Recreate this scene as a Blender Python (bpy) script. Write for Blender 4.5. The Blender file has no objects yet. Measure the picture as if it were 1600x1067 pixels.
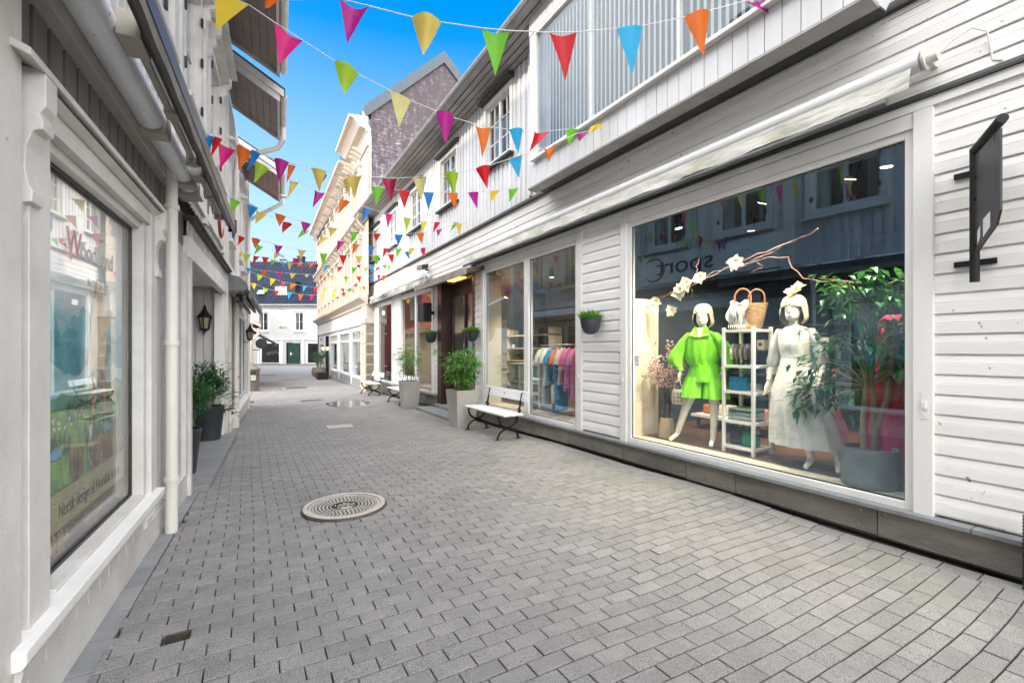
import bpy, math, random
from mathutils import Vector, Matrix
random.seed(7)
PI = math.pi
R = math.radians
scene = bpy.context.scene
COL = scene.collection

# ------------------------------------------------------------------ helpers
def link(o):
    COL.objects.link(o)
    return o

def tag(o, label=None, cat=None, group=None, kind=None):
    if label: o['label'] = label
    if cat: o['category'] = cat
    if group: o['group'] = group
    if kind: o['kind'] = kind
    return o

def thing(name, label, cat, loc=(0, 0, 0), rz=0.0, group=None):
    o = bpy.data.objects.new(name, None)
    o.empty_display_size = .1
    link(o)
    o.location = loc
    o.rotation_euler = (0, 0, rz)
    return tag(o, label, cat, group)

def root_of(o):
    while o.parent: o = o.parent
    return o

def copy_tree(o, parent=None, loc=None, rz=None, label=None):
    c = o.copy()
    link(c)
    if parent: c.parent = parent
    if loc is not None: c.location = loc
    if rz is not None: c.rotation_euler = (0, 0, rz)
    if label: c['label'] = label
    for ch in list(o.children): copy_tree(ch, c)
    return c

def IDT(a, b, c): return (a, b, c)

class MB:
    """collects faces for one mesh"""
    def __init__(s, T=None):
        s.v = []; s.f = []; s.T = T or IDT
    def add(s, vs, fs):
        k = len(s.v)
        s.v += [s.T(*p) for p in vs]
        s.f += [tuple(i + k for i in f) for f in fs]
        return s
    def box(s, a0, a1, b0, b1, c0, c1):
        vs = [(a0,b0,c0),(a1,b0,c0),(a1,b1,c0),(a0,b1,c0),(a0,b0,c1),(a1,b0,c1),(a1,b1,c1),(a0,b1,c1)]
        return s.add(vs, [(0,3,2,1),(4,5,6,7),(0,1,5,4),(1,2,6,5),(2,3,7,6),(3,0,4,7)])
    def quad(s, a, b, c, d): return s.add([a,b,c,d], [(0,1,2,3)])
    def prism(s, pts, vec):
        n = len(pts)
        vs = list(pts) + [(p[0]+vec[0], p[1]+vec[1], p[2]+vec[2]) for p in pts]
        fs = [tuple(range(n))[::-1], tuple(range(n, 2*n))]
        fs += [(i, (i+1) % n, n+(i+1) % n, n+i) for i in range(n)]
        return s.add(vs, fs)
    def loft(s, rings, cap=True, closed=True):
        n = len(rings[0]); vs = [p for r in rings for p in r]; fs = []
        for i in range(len(rings)-1):
            for j in range(n if closed else n-1):
                a = i*n+j; b = i*n+(j+1) % n
                fs.append((a, b, b+n, a+n))
        if cap:
            fs.append(tuple(range(n))[::-1]); fs.append(tuple(range((len(rings)-1)*n, len(rings)*n)))
        return s.add(vs, fs)
    def tube(s, pts, r, seg=8, cap=True):
        P = [Vector(p) for p in pts]; rings = []; n = len(P)
        up = Vector((0,0,1)); prev = None
        for i in range(n):
            t = (P[min(i+1, n-1)] - P[max(i-1, 0)]).normalized()
            if prev is None:
                a = up if abs(t.dot(up)) < .9 else Vector((1,0,0))
                x = t.cross(a).normalized()
            else:
                x = (prev - t*prev.dot(t)).normalized()
            prev = x; y = t.cross(x)
            rr = r[i] if isinstance(r, (list, tuple)) else r
            rings.append([tuple(P[i] + x*(rr*math.cos(2*PI*k/seg)) + y*(rr*math.sin(2*PI*k/seg))) for k in range(seg)])
        return s.loft(rings, cap)
    def lathe(s, prof, c=(0,0,0), seg=24, sx=1, sy=1):
        rings = [[(c[0]+r*sx*math.cos(2*PI*k/seg), c[1]+r*sy*math.sin(2*PI*k/seg), c[2]+z) for k in range(seg)] for r, z in prof]
        return s.loft(rings)
    def ball(s, c, r, sx=1, sy=1, sz=1, seg=10, rg=7):
        rings = []
        for i in range(rg+1):
            th = PI*(i+.02)/(rg+.04)
            rings.append([(c[0]+r*sx*math.sin(th)*math.cos(2*PI*k/seg), c[1]+r*sy*math.sin(th)*math.sin(2*PI*k/seg), c[2]-r*sz*math.cos(th)) for k in range(seg)])
        return s.loft(rings)
    def leaf(s, p, d, ln, w, nrm=None, fold=.25, droop=.25):
        p = Vector(p); d = Vector(d).normalized()
        nrm = Vector(nrm) if nrm else Vector((0,0,1))
        sd = d.cross(nrm)
        if sd.length < 1e-3: sd = d.cross(Vector((1,0,0)))
        sd.normalize(); nn = sd.cross(d)
        m = p + d*ln*.45 + nn*0
        tip = p + d*ln - Vector((0,0,droop*ln))
        a = m + sd*w*.5 + nn*w*fold; b = m - sd*w*.5 + nn*w*fold
        return s.add([tuple(p), tuple(a), tuple(tip), tuple(b), tuple(m)], [(0,1,4),(1,2,4),(2,3,4),(3,0,4)])
    def build(s, name, mat, parent=None, smooth=False, bevel=0, label=None, fixn=True, angle=35):
        me = bpy.data.meshes.new(name)
        off = Vector((0,0,0))
        if parent is not None and s.world: off = root_of(parent).location.copy()
        me.from_pydata([tuple(Vector(v)-off) for v in s.v], [], s.f)
        if fixn:
            import bmesh
            bm = bmesh.new(); bm.from_mesh(me)
            bmesh.ops.recalc_face_normals(bm, faces=bm.faces)
            bm.to_mesh(me); bm.free()
        if smooth:
            me.shade_smooth()
            if smooth != 'all':
                try: me.set_sharp_from_angle(angle=R(angle))
                except Exception: pass
        o = bpy.data.objects.new(name, me)
        me.materials.append(mat)
        link(o)
        if parent is not None: o.parent = parent
        if bevel:
            b = o.modifiers.new('bevel', 'BEVEL'); b.width = bevel; b.segments = 2; b.limit_method = 'ANGLE'
        if label: o['label'] = label
        return o
    world = True

class LB(MB):      # local-coordinate builder for prototypes
    world = False

def ell(cx, cy, z, rx, ry, n=24, rip=0, k=8, ph=0, rot=0):
    out = []
    for i in range(n):
        a = 2*PI*i/n
        m = 1 + rip*math.sin(k*a+ph)
        x = rx*m*math.cos(a); y = ry*m*math.sin(a)
        out.append((cx + x*math.cos(rot) - y*math.sin(rot), cy + x*math.sin(rot) + y*math.cos(rot), z))
    return out

# ------------------------------------------------------------------ camera frame
F = 711.; CH = 1.55; HY = 545.; TH = R(30); cs, cc = math.sin(TH), math.cos(TH)
def ray(px, py):
    a = (px-800)/F; b = (HY-py)/F
    return (cs+a*cc, cc-a*cs, b)
def gz(Y):
    pts = [(-99,0),(5,0),(20,-.2),(38,-.42),(58,-.3),(999,-.3)]
    for (a,za),(b,zb) in zip(pts, pts[1:]):
        if Y <= b: return za+(zb-za)*(Y-a)/(b-a)
    return -.3
def onX(px, py, X):
    r = ray(px, py); t = X/r[0]
    return Vector((X, r[1]*t, CH+r[2]*t))
def onG(px, py):
    z = 0
    for i in range(30):
        r = ray(px, py); t = (z-CH)/r[2]; z = .5*z+.5*gz(r[1]*t)
    return Vector((r[0]*t, r[1]*t, z))

# facades: (u along the street, n out into the street, z)
XR = 4.5
def TR(u, n, z): return (XR-n, u, z)
LT = R(3.1); LS, LC = math.sin(LT), math.cos(LT); LX0 = -.70-3.9*math.tan(LT)
def TL(u, n, z): return (LX0+u*LS+n*LC, u*LC-n*LS, z)
YT = R(1.3); YS, YC = math.sin(YT), math.cos(YT)
def TY(u, n, z): return (4.25+u*YS-n*YC, 20.35+u*YC+n*YS, z)
FO = Vector((cs*50.9, cc*50.9, 0))
def TF(u, n, z): return (FO.x+u*cc-n*cs, FO.y-u*cs-n*cc, z)

# ------------------------------------------------------------------ materials
def nt(name):
    m = bpy.data.materials.new(name); m.use_nodes = True
    t = m.node_tree; t.nodes.clear()
    return m, t
def N(t, typ, **kw):
    n = t.nodes.new(typ)
    for k, v in kw.items():
        if k.startswith('i_'):
            key = k[2:]
            n.inputs[int(key) if key.isdigit() else key.replace('_', ' ')].default_value = v
        else: setattr(n, k, v)
    return n
def L(t, a, b): t.links.new(a, b)
def rgb(c): return (c[0], c[1], c[2], 1)
def hexc(h):
    h = h.lstrip('#'); v = [int(h[i:i+2], 16)/255 for i in (0,2,4)]
    return tuple(x/12.92 if x <= .04045 else ((x+.055)/1.055)**2.4 for x in v)

def surf(name, col, col2=None, scale=3., rough=.6, stretch=(1,1,1), bump=0., bscale=40., metal=0., spec=.5,
         specks=None, isl=0., coat=0., detail=5., space='world', ramp=(.35,.7), transl=0., bdist=.01, sheen=0):
    m, t = nt(name)
    out = N(t, 'ShaderNodeOutputMaterial'); b = N(t, 'ShaderNodeBsdfPrincipled')
    b.inputs['Roughness'].default_value = rough; b.inputs['Metallic'].default_value = metal
    b.inputs['Specular IOR Level'].default_value = spec; b.inputs['Coat Weight'].default_value = coat
    if sheen: b.inputs['Sheen Weight'].default_value = sheen
    if space == 'world':
        g = N(t, 'ShaderNodeNewGeometry'); src = g.outputs['Position']
    else:
        g = N(t, 'ShaderNodeTexCoord'); src = g.outputs['Object']
    mp = N(t, 'ShaderNodeMapping'); mp.inputs['Scale'].default_value = stretch
    L(t, src, mp.inputs['Vector'])
    no = N(t, 'ShaderNodeTexNoise', i_Scale=scale, i_Detail=detail, i_Roughness=.6)
    L(t, mp.outputs[0], no.inputs['Vector'])
    cr = N(t, 'ShaderNodeValToRGB'); e = cr.color_ramp.elements
    e[0].position, e[1].position = ramp
    e[0].color = rgb(col); e[1].color = rgb(col2 or tuple(x*.88 for x in col))
    L(t, no.outputs['Fac'], cr.inputs['Fac'])
    c = cr.outputs['Color']
    if isl:
        gg = N(t, 'ShaderNodeNewGeometry')
        mr = N(t, 'ShaderNodeMapRange', i_3=1-isl, i_4=1+isl); L(t, gg.outputs['Random Per Island'], mr.inputs[0])
        mx = N(t, 'ShaderNodeMix', data_type='RGBA', blend_type='MULTIPLY'); mx.inputs[0].default_value = 1
        cb = N(t, 'ShaderNodeCombineColor')
        for i in range(3): L(t, mr.outputs[0], cb.inputs[i])
        L(t, c, mx.inputs[6]); L(t, cb.outputs[0], mx.inputs[7]); c = mx.outputs[2]
    if specks:
        sc, thr, scol = specks
        n2 = N(t, 'ShaderNodeTexNoise', i_Scale=sc, i_Detail=3.); L(t, src, n2.inputs['Vector'])
        r2 = N(t, 'ShaderNodeValToRGB'); r2.color_ramp.elements[0].position = thr; r2.color_ramp.elements[1].position = thr+.03
        L(t, n2.outputs['Fac'], r2.inputs['Fac'])
        mx = N(t, 'ShaderNodeMix', data_type='RGBA'); L(t, r2.outputs['Color'], mx.inputs[0])
        L(t, c, mx.inputs[6]); mx.inputs[7].default_value = rgb(scol); c = mx.outputs[2]
    L(t, c, b.inputs['Base Color'])
    if bump:
        n3 = N(t, 'ShaderNodeTexNoise', i_Scale=bscale, i_Detail=4.); L(t, mp.outputs[0], n3.inputs['Vector'])
        bp = N(t, 'ShaderNodeBump', i_Strength=bump, i_Distance=bdist); L(t, n3.outputs['Fac'], bp.inputs['Height'])
        L(t, bp.outputs[0], b.inputs['Normal'])
    sh = b.outputs[0]
    if transl:
        tr = N(t, 'ShaderNodeBsdfTranslucent'); L(t, c, tr.inputs['Color'])
        ms = N(t, 'ShaderNodeMixShader'); ms.inputs[0].default_value = transl
        L(t, sh, ms.inputs[1]); L(t, tr.outputs[0], ms.inputs[2]); sh = ms.outputs[0]
    L(t, sh, out.inputs['Surface'])
    return m

def glassm(name, tint=(.93,.96,.96), ior=1.5, refl=1., rough=0., gcol=(1,1,1)):
    m, t = nt(name)
    out = N(t, 'ShaderNodeOutputMaterial')
    tr = N(t, 'ShaderNodeBsdfTransparent'); tr.inputs[0].default_value = rgb(tint)
    gl = N(t, 'ShaderNodeBsdfGlossy'); gl.inputs['Roughness'].default_value = rough; gl.inputs[0].default_value = rgb(gcol)
    lw = N(t, 'ShaderNodeLayerWeight'); lw.inputs['Blend'].default_value = .5
    pw = N(t, 'ShaderNodeMath', operation='POWER'); pw.inputs[1].default_value = 5.; L(t, lw.outputs['Facing'], pw.inputs[0])
    f0 = ((ior-1)/(ior+1))**2*refl
    mu = N(t, 'ShaderNodeMath', operation='MULTIPLY_ADD', use_clamp=True); mu.inputs[1].default_value = 1-f0; mu.inputs[2].default_value = f0
    L(t, pw.outputs[0], mu.inputs[0])
    wv = N(t, 'ShaderNodeNewGeometry'); no = N(t, 'ShaderNodeTexNoise', i_Scale=.9, i_Detail=1.)
    L(t, wv.outputs['Position'], no.inputs['Vector'])
    bp = N(t, 'ShaderNodeBump', i_Strength=.05, i_Distance=.02); L(t, no.outputs['Fac'], bp.inputs['Height'])
    L(t, bp.outputs[0], gl.inputs['Normal'])
    ms = N(t, 'ShaderNodeMixShader'); L(t, mu.outputs[0], ms.inputs[0]); L(t, tr.outputs[0], ms.inputs[1]); L(t, gl.outputs[0], ms.inputs[2])
    L(t, ms.outputs[0], out.inputs['Surface'])
    return m

def emis(name, col, st):
    m, t = nt(name)
    out = N(t, 'ShaderNodeOutputMaterial'); e = N(t, 'ShaderNodeEmission'); e.inputs[0].default_value = rgb(col); e.inputs[1].default_value = st
    L(t, e.outputs[0], out.inputs['Surface'])
    return m

M = {}
M['white'] = surf('white_paint', (.80,.785,.75), (.70,.68,.64), 2.2, .5, bump=.15, bscale=60, stretch=(1,1,.25))
M['clap'] = surf('clapboard_paint', (.835,.815,.78), (.69,.66,.61), 1.3, .5, stretch=(1,.5,2.2), bump=.18, bscale=55,
                 specks=(13., .70, (.34,.27,.21)), ramp=(.38,.78), isl=.03)
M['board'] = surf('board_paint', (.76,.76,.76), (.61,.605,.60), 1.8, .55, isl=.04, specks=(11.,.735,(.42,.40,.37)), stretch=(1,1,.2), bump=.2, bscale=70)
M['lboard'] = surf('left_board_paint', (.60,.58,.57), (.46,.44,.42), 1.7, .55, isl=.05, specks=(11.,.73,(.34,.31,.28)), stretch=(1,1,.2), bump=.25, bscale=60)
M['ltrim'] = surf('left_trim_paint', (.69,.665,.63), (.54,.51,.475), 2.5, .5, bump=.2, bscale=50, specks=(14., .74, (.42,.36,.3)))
M['soffit'] = surf('grey_soffit_paint', (.40,.375,.35), (.30,.28,.26), 3, .6, bump=.2)
M['brownsoffit'] = surf('taupe_soffit_boards', (.36,.30,.265), (.29,.24,.21), 2.5, .6, bump=.15)
M['stone'] = surf('plinth_slate', (.215,.20,.165), (.105,.10,.085), 2.2, .65, stretch=(1,.6,2.2), bump=.5, bscale=22, isl=.2, specks=(30., .68, (.27,.25,.2)))
M['ledge'] = surf('ledge_slate', (.24,.25,.25), (.17,.175,.175), 4, .6, bump=.3, bscale=30)
M['concrete'] = surf('planter_concrete', (.46,.44,.40), (.37,.355,.32), 3, .75, bump=.25, bscale=45, space='obj')
M['black'] = surf('black_iron', (.012,.012,.013), (.022,.02,.019), 8, .6, spec=.25, bump=.2, bscale=60, space='obj')
M['blackplastic'] = surf('black_plastic', (.02,.02,.022), (.03,.03,.03), 5, .42, space='obj')
M['anth'] = surf('anthracite_glaze', (.028,.032,.038), (.045,.05,.055), 4, .4, space='obj')
M['flash'] = surf('black_flashing', (.03,.03,.03), (.06,.055,.05), 6, .6)
M['zinc'] = surf('grey_zinc_gutter', (.34,.34,.345), (.22,.22,.22), 5, .45, metal=.35, bump=.1)
M['pipe'] = surf('cream_downpipe', (.74,.71,.65), (.60,.56,.50), 3, .4, stretch=(1,1,.3))
M['brown'] = surf('dark_stained_wood', (.055,.018,.012), (.03,.012,.01), 3, .4, stretch=(3,3,.3), coat=.3, bump=.1)
M['tile'] = surf('blue_glazed_tile', (.006,.010,.024), (.014,.022,.045), 1.2, .5, spec=.15)
M['roofdark'] = surf('dark_roof', (.07,.07,.075), (.11,.105,.1), 2, .7, bump=.3)
M['orangetile'] = surf('orange_clay_tile', (.48,.16,.06), (.36,.11,.045), 4, .7, bump=.3)
M['bluegrey'] = surf('blue_grey_verge', (.055,.075,.09), (.04,.055,.07), 4, .5)
M['cream'] = surf('cream_facade', (.52,.45,.345), (.46,.39,.295), 2, .6, stretch=(1,1,.3))
M['creamtrim'] = surf('cream_trim', (.58,.53,.45), (.52,.47,.39), 3, .55)
M['peach'] = surf('peach_panel', (.50,.33,.215), (.44,.29,.185), 3, .6)
M['greywhite'] = surf('grey_white_shopfront', (.56,.58,.575), (.50,.52,.515), 3, .55)
M['farwhite'] = surf('far_white_boards', (.53,.52,.50), (.45,.44,.42), 1.2, .55, stretch=(1,1,.2))
M['rust'] = surf('rusticated_stone', (.50,.43,.35), (.40,.34,.27), 4, .75, bump=.4, bscale=25)
M['greendoor'] = surf('green_door_paint', (.018,.05,.04), (.025,.06,.05), 5, .4)
M['chimneyblack'] = surf('black_roof_boards', (.012,.012,.014), (.02,.02,.022), 3, .7)
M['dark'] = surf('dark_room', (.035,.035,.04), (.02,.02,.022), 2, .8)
M['room'] = surf('shop_back_wall', (.05,.065,.085), (.04,.05,.065), 1.5, .7)
M['roomwarm'] = surf('shop_cream_wall', (.36,.31,.24), (.31,.27,.20), 2, .7)
M['woodfloor'] = surf('oak_floor', (.17,.085,.04), (.12,.06,.028), 6, .4, stretch=(.4,3,1), bump=.05)
M['sillwood'] = surf('cream_display_board', (.72,.62,.46), (.66,.56,.41), 2, .5)
M['whitewood'] = surf('white_lacquer', (.80,.78,.73), (.75,.72,.67), 3, .4, space='obj')
M['bench'] = surf('white_bench_wood', (.80,.80,.80), (.70,.69,.68), 4, .5, space='obj', stretch=(.3,2,2), bump=.2)
M['manne'] = surf('mannequin_gloss', (.80,.74,.62), (.78,.72,.60), 2, .35, space='obj')
M['wig'] = surf('blonde_wig', (.74,.62,.40), (.52,.40,.21), 6, .45, stretch=(9,9,.8), space='obj', bump=.6, bscale=9, sheen=.3)
M['lime'] = surf('lime_satin', (.26,.72,.03), (.17,.56,.02), 4, .42, space='obj', bump=.6, bscale=8, bdist=.05, stretch=(1,1,.5))
M['dress'] = surf('white_cotton', (.80,.77,.69), (.72,.68,.60), 5, .75, space='obj', bump=.4, bscale=14, bdist=.03, transl=.1)
M['red'] = surf('crimson_dress', (.66,.025,.13), (.44,.012,.08), 5, .6, space='obj', bump=.4, bscale=18)
M['straw'] = surf('woven_straw', (.36,.22,.095), (.17,.095,.04), 22, .8, space='obj', stretch=(1,1,3.5), bump=.8, bscale=50, ramp=(.42,.58))
M['leather'] = surf('tan_leather', (.34,.12,.035), (.26,.09,.03), 6, .45, space='obj')
M['bluebag'] = surf('blue_leather', (.02,.22,.38), (.015,.16,.30), 6, .35, space='obj')
M['greenbag'] = surf('green_leather', (.01,.24,.09), (.01,.17,.06), 6, .4, space='obj')
M['bark'] = surf('pale_bark', (.36,.27,.16), (.22,.16,.09), 14, .8, space='obj', stretch=(1,1,.4), bump=.5)
M['twig'] = surf('twig_bark', (.24,.12,.08), (.14,.07,.05), 9, .7)
M['soil'] = surf('potting_soil', (.03,.022,.015), (.06,.045,.03), 20, .9, space='obj', bump=.6)
M['ficus'] = surf('ficus_leaf', (.035,.135,.045), (.06,.20,.05), 5, .38, isl=.35, space='obj', transl=.25)
M['bamboo'] = surf('bamboo_leaf', (.09,.26,.045), (.15,.36,.06), 5, .45, isl=.4, space='obj', transl=.3)
M['laurel'] = surf('laurel_leaf', (.03,.10,.03), (.055,.155,.04), 5, .38, isl=.45, space='obj', transl=.2)
M['grassy'] = surf('planter_grass', (.09,.27,.025), (.14,.36,.04), 5, .5, isl=.35, space='obj', transl=.3)
M['stem'] = surf('green_stem', (.16,.22,.06), (.2,.2,.09), 6, .6, space='obj')
M['petal'] = surf('cream_petal', (.82,.74,.56), (.78,.66,.44), 9, .6, space='obj', transl=.25)
M['blossom'] = surf('pink_blossom', (.74,.56,.50), (.62,.36,.33), 25, .6, isl=.2, transl=.2)
M['pale'] = surf('pale_rattan', (.58,.43,.25), (.46,.33,.18), 20, .7, space='obj', stretch=(1,1,4), bump=.6)
M['awn'] = surf('awning_white_metal', (.78,.78,.77), (.70,.69,.67), 3, .35)
M['canvas'] = surf('stained_canvas', (.64,.615,.565), (.33,.33,.23), 3.5, .8, stretch=(1,.5,1.5), bump=.6, bscale=14, ramp=(.42,.72), bdist=.03)
M['darkcanvas'] = surf('grey_brown_canvas', (.20,.18,.16), (.11,.10,.09), 4, .8, bump=.3, bscale=20)
M['bar'] = surf('grey_awning_bar', (.16,.165,.165), (.10,.10,.10), 4, .5, metal=.2)
M['beigemetal'] = surf('beige_awning_arm', (.44,.40,.34), (.36,.33,.28), 4, .45)
M['glass'] = glassm('window_glass', (.95,.97,.97), 2.0, 1., gcol=(.50,.76,1.))
M['clearglass'] = glassm('clear_window_glass', (.94,.96,.96), 1.6, 1.)
M['posterglass'] = glassm('poster_window_glass', (.98,.98,.98), 1.4, .25)
M['glassdark'] = glassm('old_window_glass', (.75,.8,.82), 1.55, 1.2)
M['lamp'] = emis('lit_spot', (1,.85,.62), 9.)
M['amber'] = emis('amber_light', (1,.45,.08), 3.)
M['steel'] = surf('worn_steel', (.42,.40,.37), (.30,.27,.24), 8, .4, metal=.8)
M['iron'] = surf('rusty_cast_iron', (.13,.105,.085), (.07,.055,.045), 18, .55, metal=.5, bump=.4)
M['ironlight'] = surf('polished_cast_iron', (.62,.57,.50), (.48,.43,.37), 10, .42, metal=.25, bump=.3, bscale=60)
M['bin'] = surf('bin_granite', (.22,.185,.155), (.13,.11,.09), 40, .7, space='obj')
M['pave'] = None
# ------------------------------------------------------------------ wall helpers
def free_spans(z0, z1, blocks):
    sp = [(z0, z1)]
    for a, b in blocks:
        out = []
        for s, e in sp:
            if b <= s or a >= e: out.append((s, e)); continue
            if a > s: out.append((s, a))
            if b < e: out.append((b, e))
        sp = out
    return [x for x in sp if x[1]-x[0] > .004]

def flat_wall(mb, u0, u1, z0, z1, ops, n=0):
    us = sorted({u0, u1} | {min(max(v, u0), u1) for o in ops for v in o[:2]})
    for a, b in zip(us, us[1:]):
        if b-a < 1e-4: continue
        m = (a+b)/2
        for s, e in free_spans(z0, z1, [(o[2], o[3]) for o in ops if o[0] < m < o[1]]):
            mb.quad((a,n,s),(b,n,s),(b,n,e),(a,n,e))

def board_wall(mb, u0, u1, z0, z1, ops=(), n=0, period=.18, w=.105, th=.02):
    flat_wall(mb, u0, u1, z0, z1, ops, n)
    k = u0
    while k < u1:
        a, b = k, min(k+w, u1); k += period
        cuts = sorted({a, b} | {v for o in ops for v in o[:2] if a < v < b})
        for p, q in zip(cuts, cuts[1:]):
            if q-p < .008: continue
            m = (p+q)/2
            for s, e in free_spans(z0, z1, [(o[2], o[3]) for o in ops if o[0] < m < o[1]]):
                mb.box(p, q, n+.001, n+th, s, e)

def clap_wall(mb, u0, u1, z0, z1, ops=(), n=0, h=.15):
    z = z0
    while z < z1-.01:
        t = min(z+h, z1); m = z+h*.5
        for s, e in free_spans(u0, u1, [(o[0], o[1]) for o in ops if o[2] < m < o[3]]):
            # boards butt-joined here and there
            q = s
            while q < e-.01:
                ln = random.uniform(2.6, 4.4); q2 = e if q+ln > e-.8 else q+ln
                pr = [(-.03,0),(.008,0),(.009,.010),(.021,.012),(.023,.016),(.022,.090),(.018,.093),(.021,.096),(.013,h)]
                sc = (t-z)/h
                mb.prism([(q+.001, n+a, z+b*sc) for a, b in pr], (q2-q-.002, 0, 0))
                q = q2
        z += h

def ring_frame(mb, u0, u1, z0, z1, w, n0, n1, bottom=True):
    mb.box(u0, u0+w, n0, n1, z0, z1); mb.box(u1-w, u1, n0, n1, z0, z1)
    mb.box(u0+w, u1-w, n0, n1, z1-w, z1)
    if bottom: mb.box(u0+w, u1-w, n0, n1, z0, z0+w)

def shop_window(parent, T, u0, u1, z0, z1, mull=(), casing=.12, frame=.06, mat=None, gl=None, nb=0.0, gn=-.02, mw=.16, name='shop_window'):
    """u0..z1: the clear glass area; casing boards outside the frame"""
    mat = mat or M['white']; gl = gl or M['glass']
    m = MB(T)
    o0, o1, oz0, oz1 = u0-frame, u1+frame, z0-frame, z1+frame
    ring_frame(m, o0, o1, oz0, oz1, frame, nb-.06, nb+.022)
    if casing:
        m.box(o0-casing, o0, nb-.03, nb+.05, z0-frame-.015, oz1+.12)
        m.box(o1, o1+casing, nb-.03, nb+.05, z0-frame-.015, oz1+.12)
        m.box(o0, o1, nb-.03, nb+.04, oz1, oz1+.12)
    edges = [u0] + [v for q in mull for v in (q-mw/2, q+mw/2)] + [u1]
    for q in mull:
        m.box(q-mw/2, q+mw/2, nb-.06, nb+.035, z0, z1)
    o = m.build(name, mat, parent, bevel=.004)
    gk = MB(T)
    for a, b in zip(edges[::2], edges[1::2]):
        g = MB(T).box(a, b, nb+gn-.004, nb+gn+.004, z0, z1)
        g.build('glass', gl, o)
        ring_frame(gk, a+.0005, b-.0005, z0+.0005, z1-.0005, .012, nb+gn+.005, nb+gn+.011)
    gk.build('gasket', M['blackplastic'], o)
    return o

def small_window(parent, T, u0, u1, z0, z1, cols=2, rows=3, posts=1, mat=None, casing=.1, n=0, hood=True, sill=True, curtain=True, sillmat=None, hoodmat=None):
    """u0..z1: the opening, incl. casing"""
    mat = mat or M['white']
    m = MB(T)
    ring_frame(m, u0, u1, z0, z1, casing, n-.10, n+.045)
    a0, a1, b0, b1 = u0+casing, u1-casing, z0+casing, z1-casing
    ring_frame(m, a0, a1, b0, b1, .05, n-.09, n-.03)
    k = posts+1; wd = (a1-a0)/k
    for i in range(1, k): m.box(a0+wd*i-.035, a0+wd*i+.035, n-.09, n-.025, b0+.05, b1-.05)
    for i in range(k):
        s0 = a0+wd*i
        for c in range(1, cols): m.box(s0+wd*c/cols-.011, s0+wd*c/cols+.011, n-.08, n-.045, b0+.05, b1-.05)
        for r in range(1, rows): m.box(s0+.03, s0+wd-.03, n-.079, n-.046, b0+(b1-b0)*r/rows-.011, b0+(b1-b0)*r/rows+.011)
    o = m.build('window', mat, parent)
    MB(T).box(a0, a1, n-.066, n-.060, b0, b1).build('glass', M['glassdark'], o)
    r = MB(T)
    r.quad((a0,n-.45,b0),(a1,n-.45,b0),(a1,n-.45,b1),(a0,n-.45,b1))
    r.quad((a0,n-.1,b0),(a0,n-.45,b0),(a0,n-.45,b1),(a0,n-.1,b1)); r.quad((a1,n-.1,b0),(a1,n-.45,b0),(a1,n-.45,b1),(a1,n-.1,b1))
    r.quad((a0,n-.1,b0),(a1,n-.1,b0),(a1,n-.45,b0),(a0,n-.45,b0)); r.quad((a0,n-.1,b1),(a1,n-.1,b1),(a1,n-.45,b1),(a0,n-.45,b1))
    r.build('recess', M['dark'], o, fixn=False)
    if curtain:
        c = MB(T); wv = (a1-a0)*.22
        for s, d in ((a0+.02, 1), (a1-.02, -1)):
            k2 = 14; top = []; 
            for i in range(k2): 
                u = s+d*wv*i/(k2-1); top.append((u, n-.16+.025*math.sin(i*1.9)))
            for (p, q), (p2, q2) in zip(top, top[1:]): c.quad((p,q,b0),(p2,q2,b0),(p2,q2,b1),(p,q,b1))
        c.build('curtain', M['dress'], o, fixn=False)
    if sill:
        MB(T).box(u0-.04, u1+.04, n+.0, n+.13, z0-.055, z0-.004).build('sill', sillmat or M['flash'], o, bevel=.006)
    if hood:
        MB(T).prism([(u0-.06, n, z1+.13),(u0-.06, n+.17, z1+.05),(u0-.06, n+.17, z1+.02),(u0-.06, n, z1+.004)], (u1-u0+.12,0,0)).build('hood', hoodmat or M['flash'], o)
    return o

def pipe(parent, T, pts, r=.045, mat=None, rings=()):
    m = MB(T).tube(pts, r, 12)
    for z in rings: m.tube([(pts[0][0], pts[0][1], z-.02), (pts[0][0], pts[0][1], z+.02)], r*1.25, 12)
    return m.build('downpipe', mat or M['pipe'], parent, smooth=True)

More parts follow.
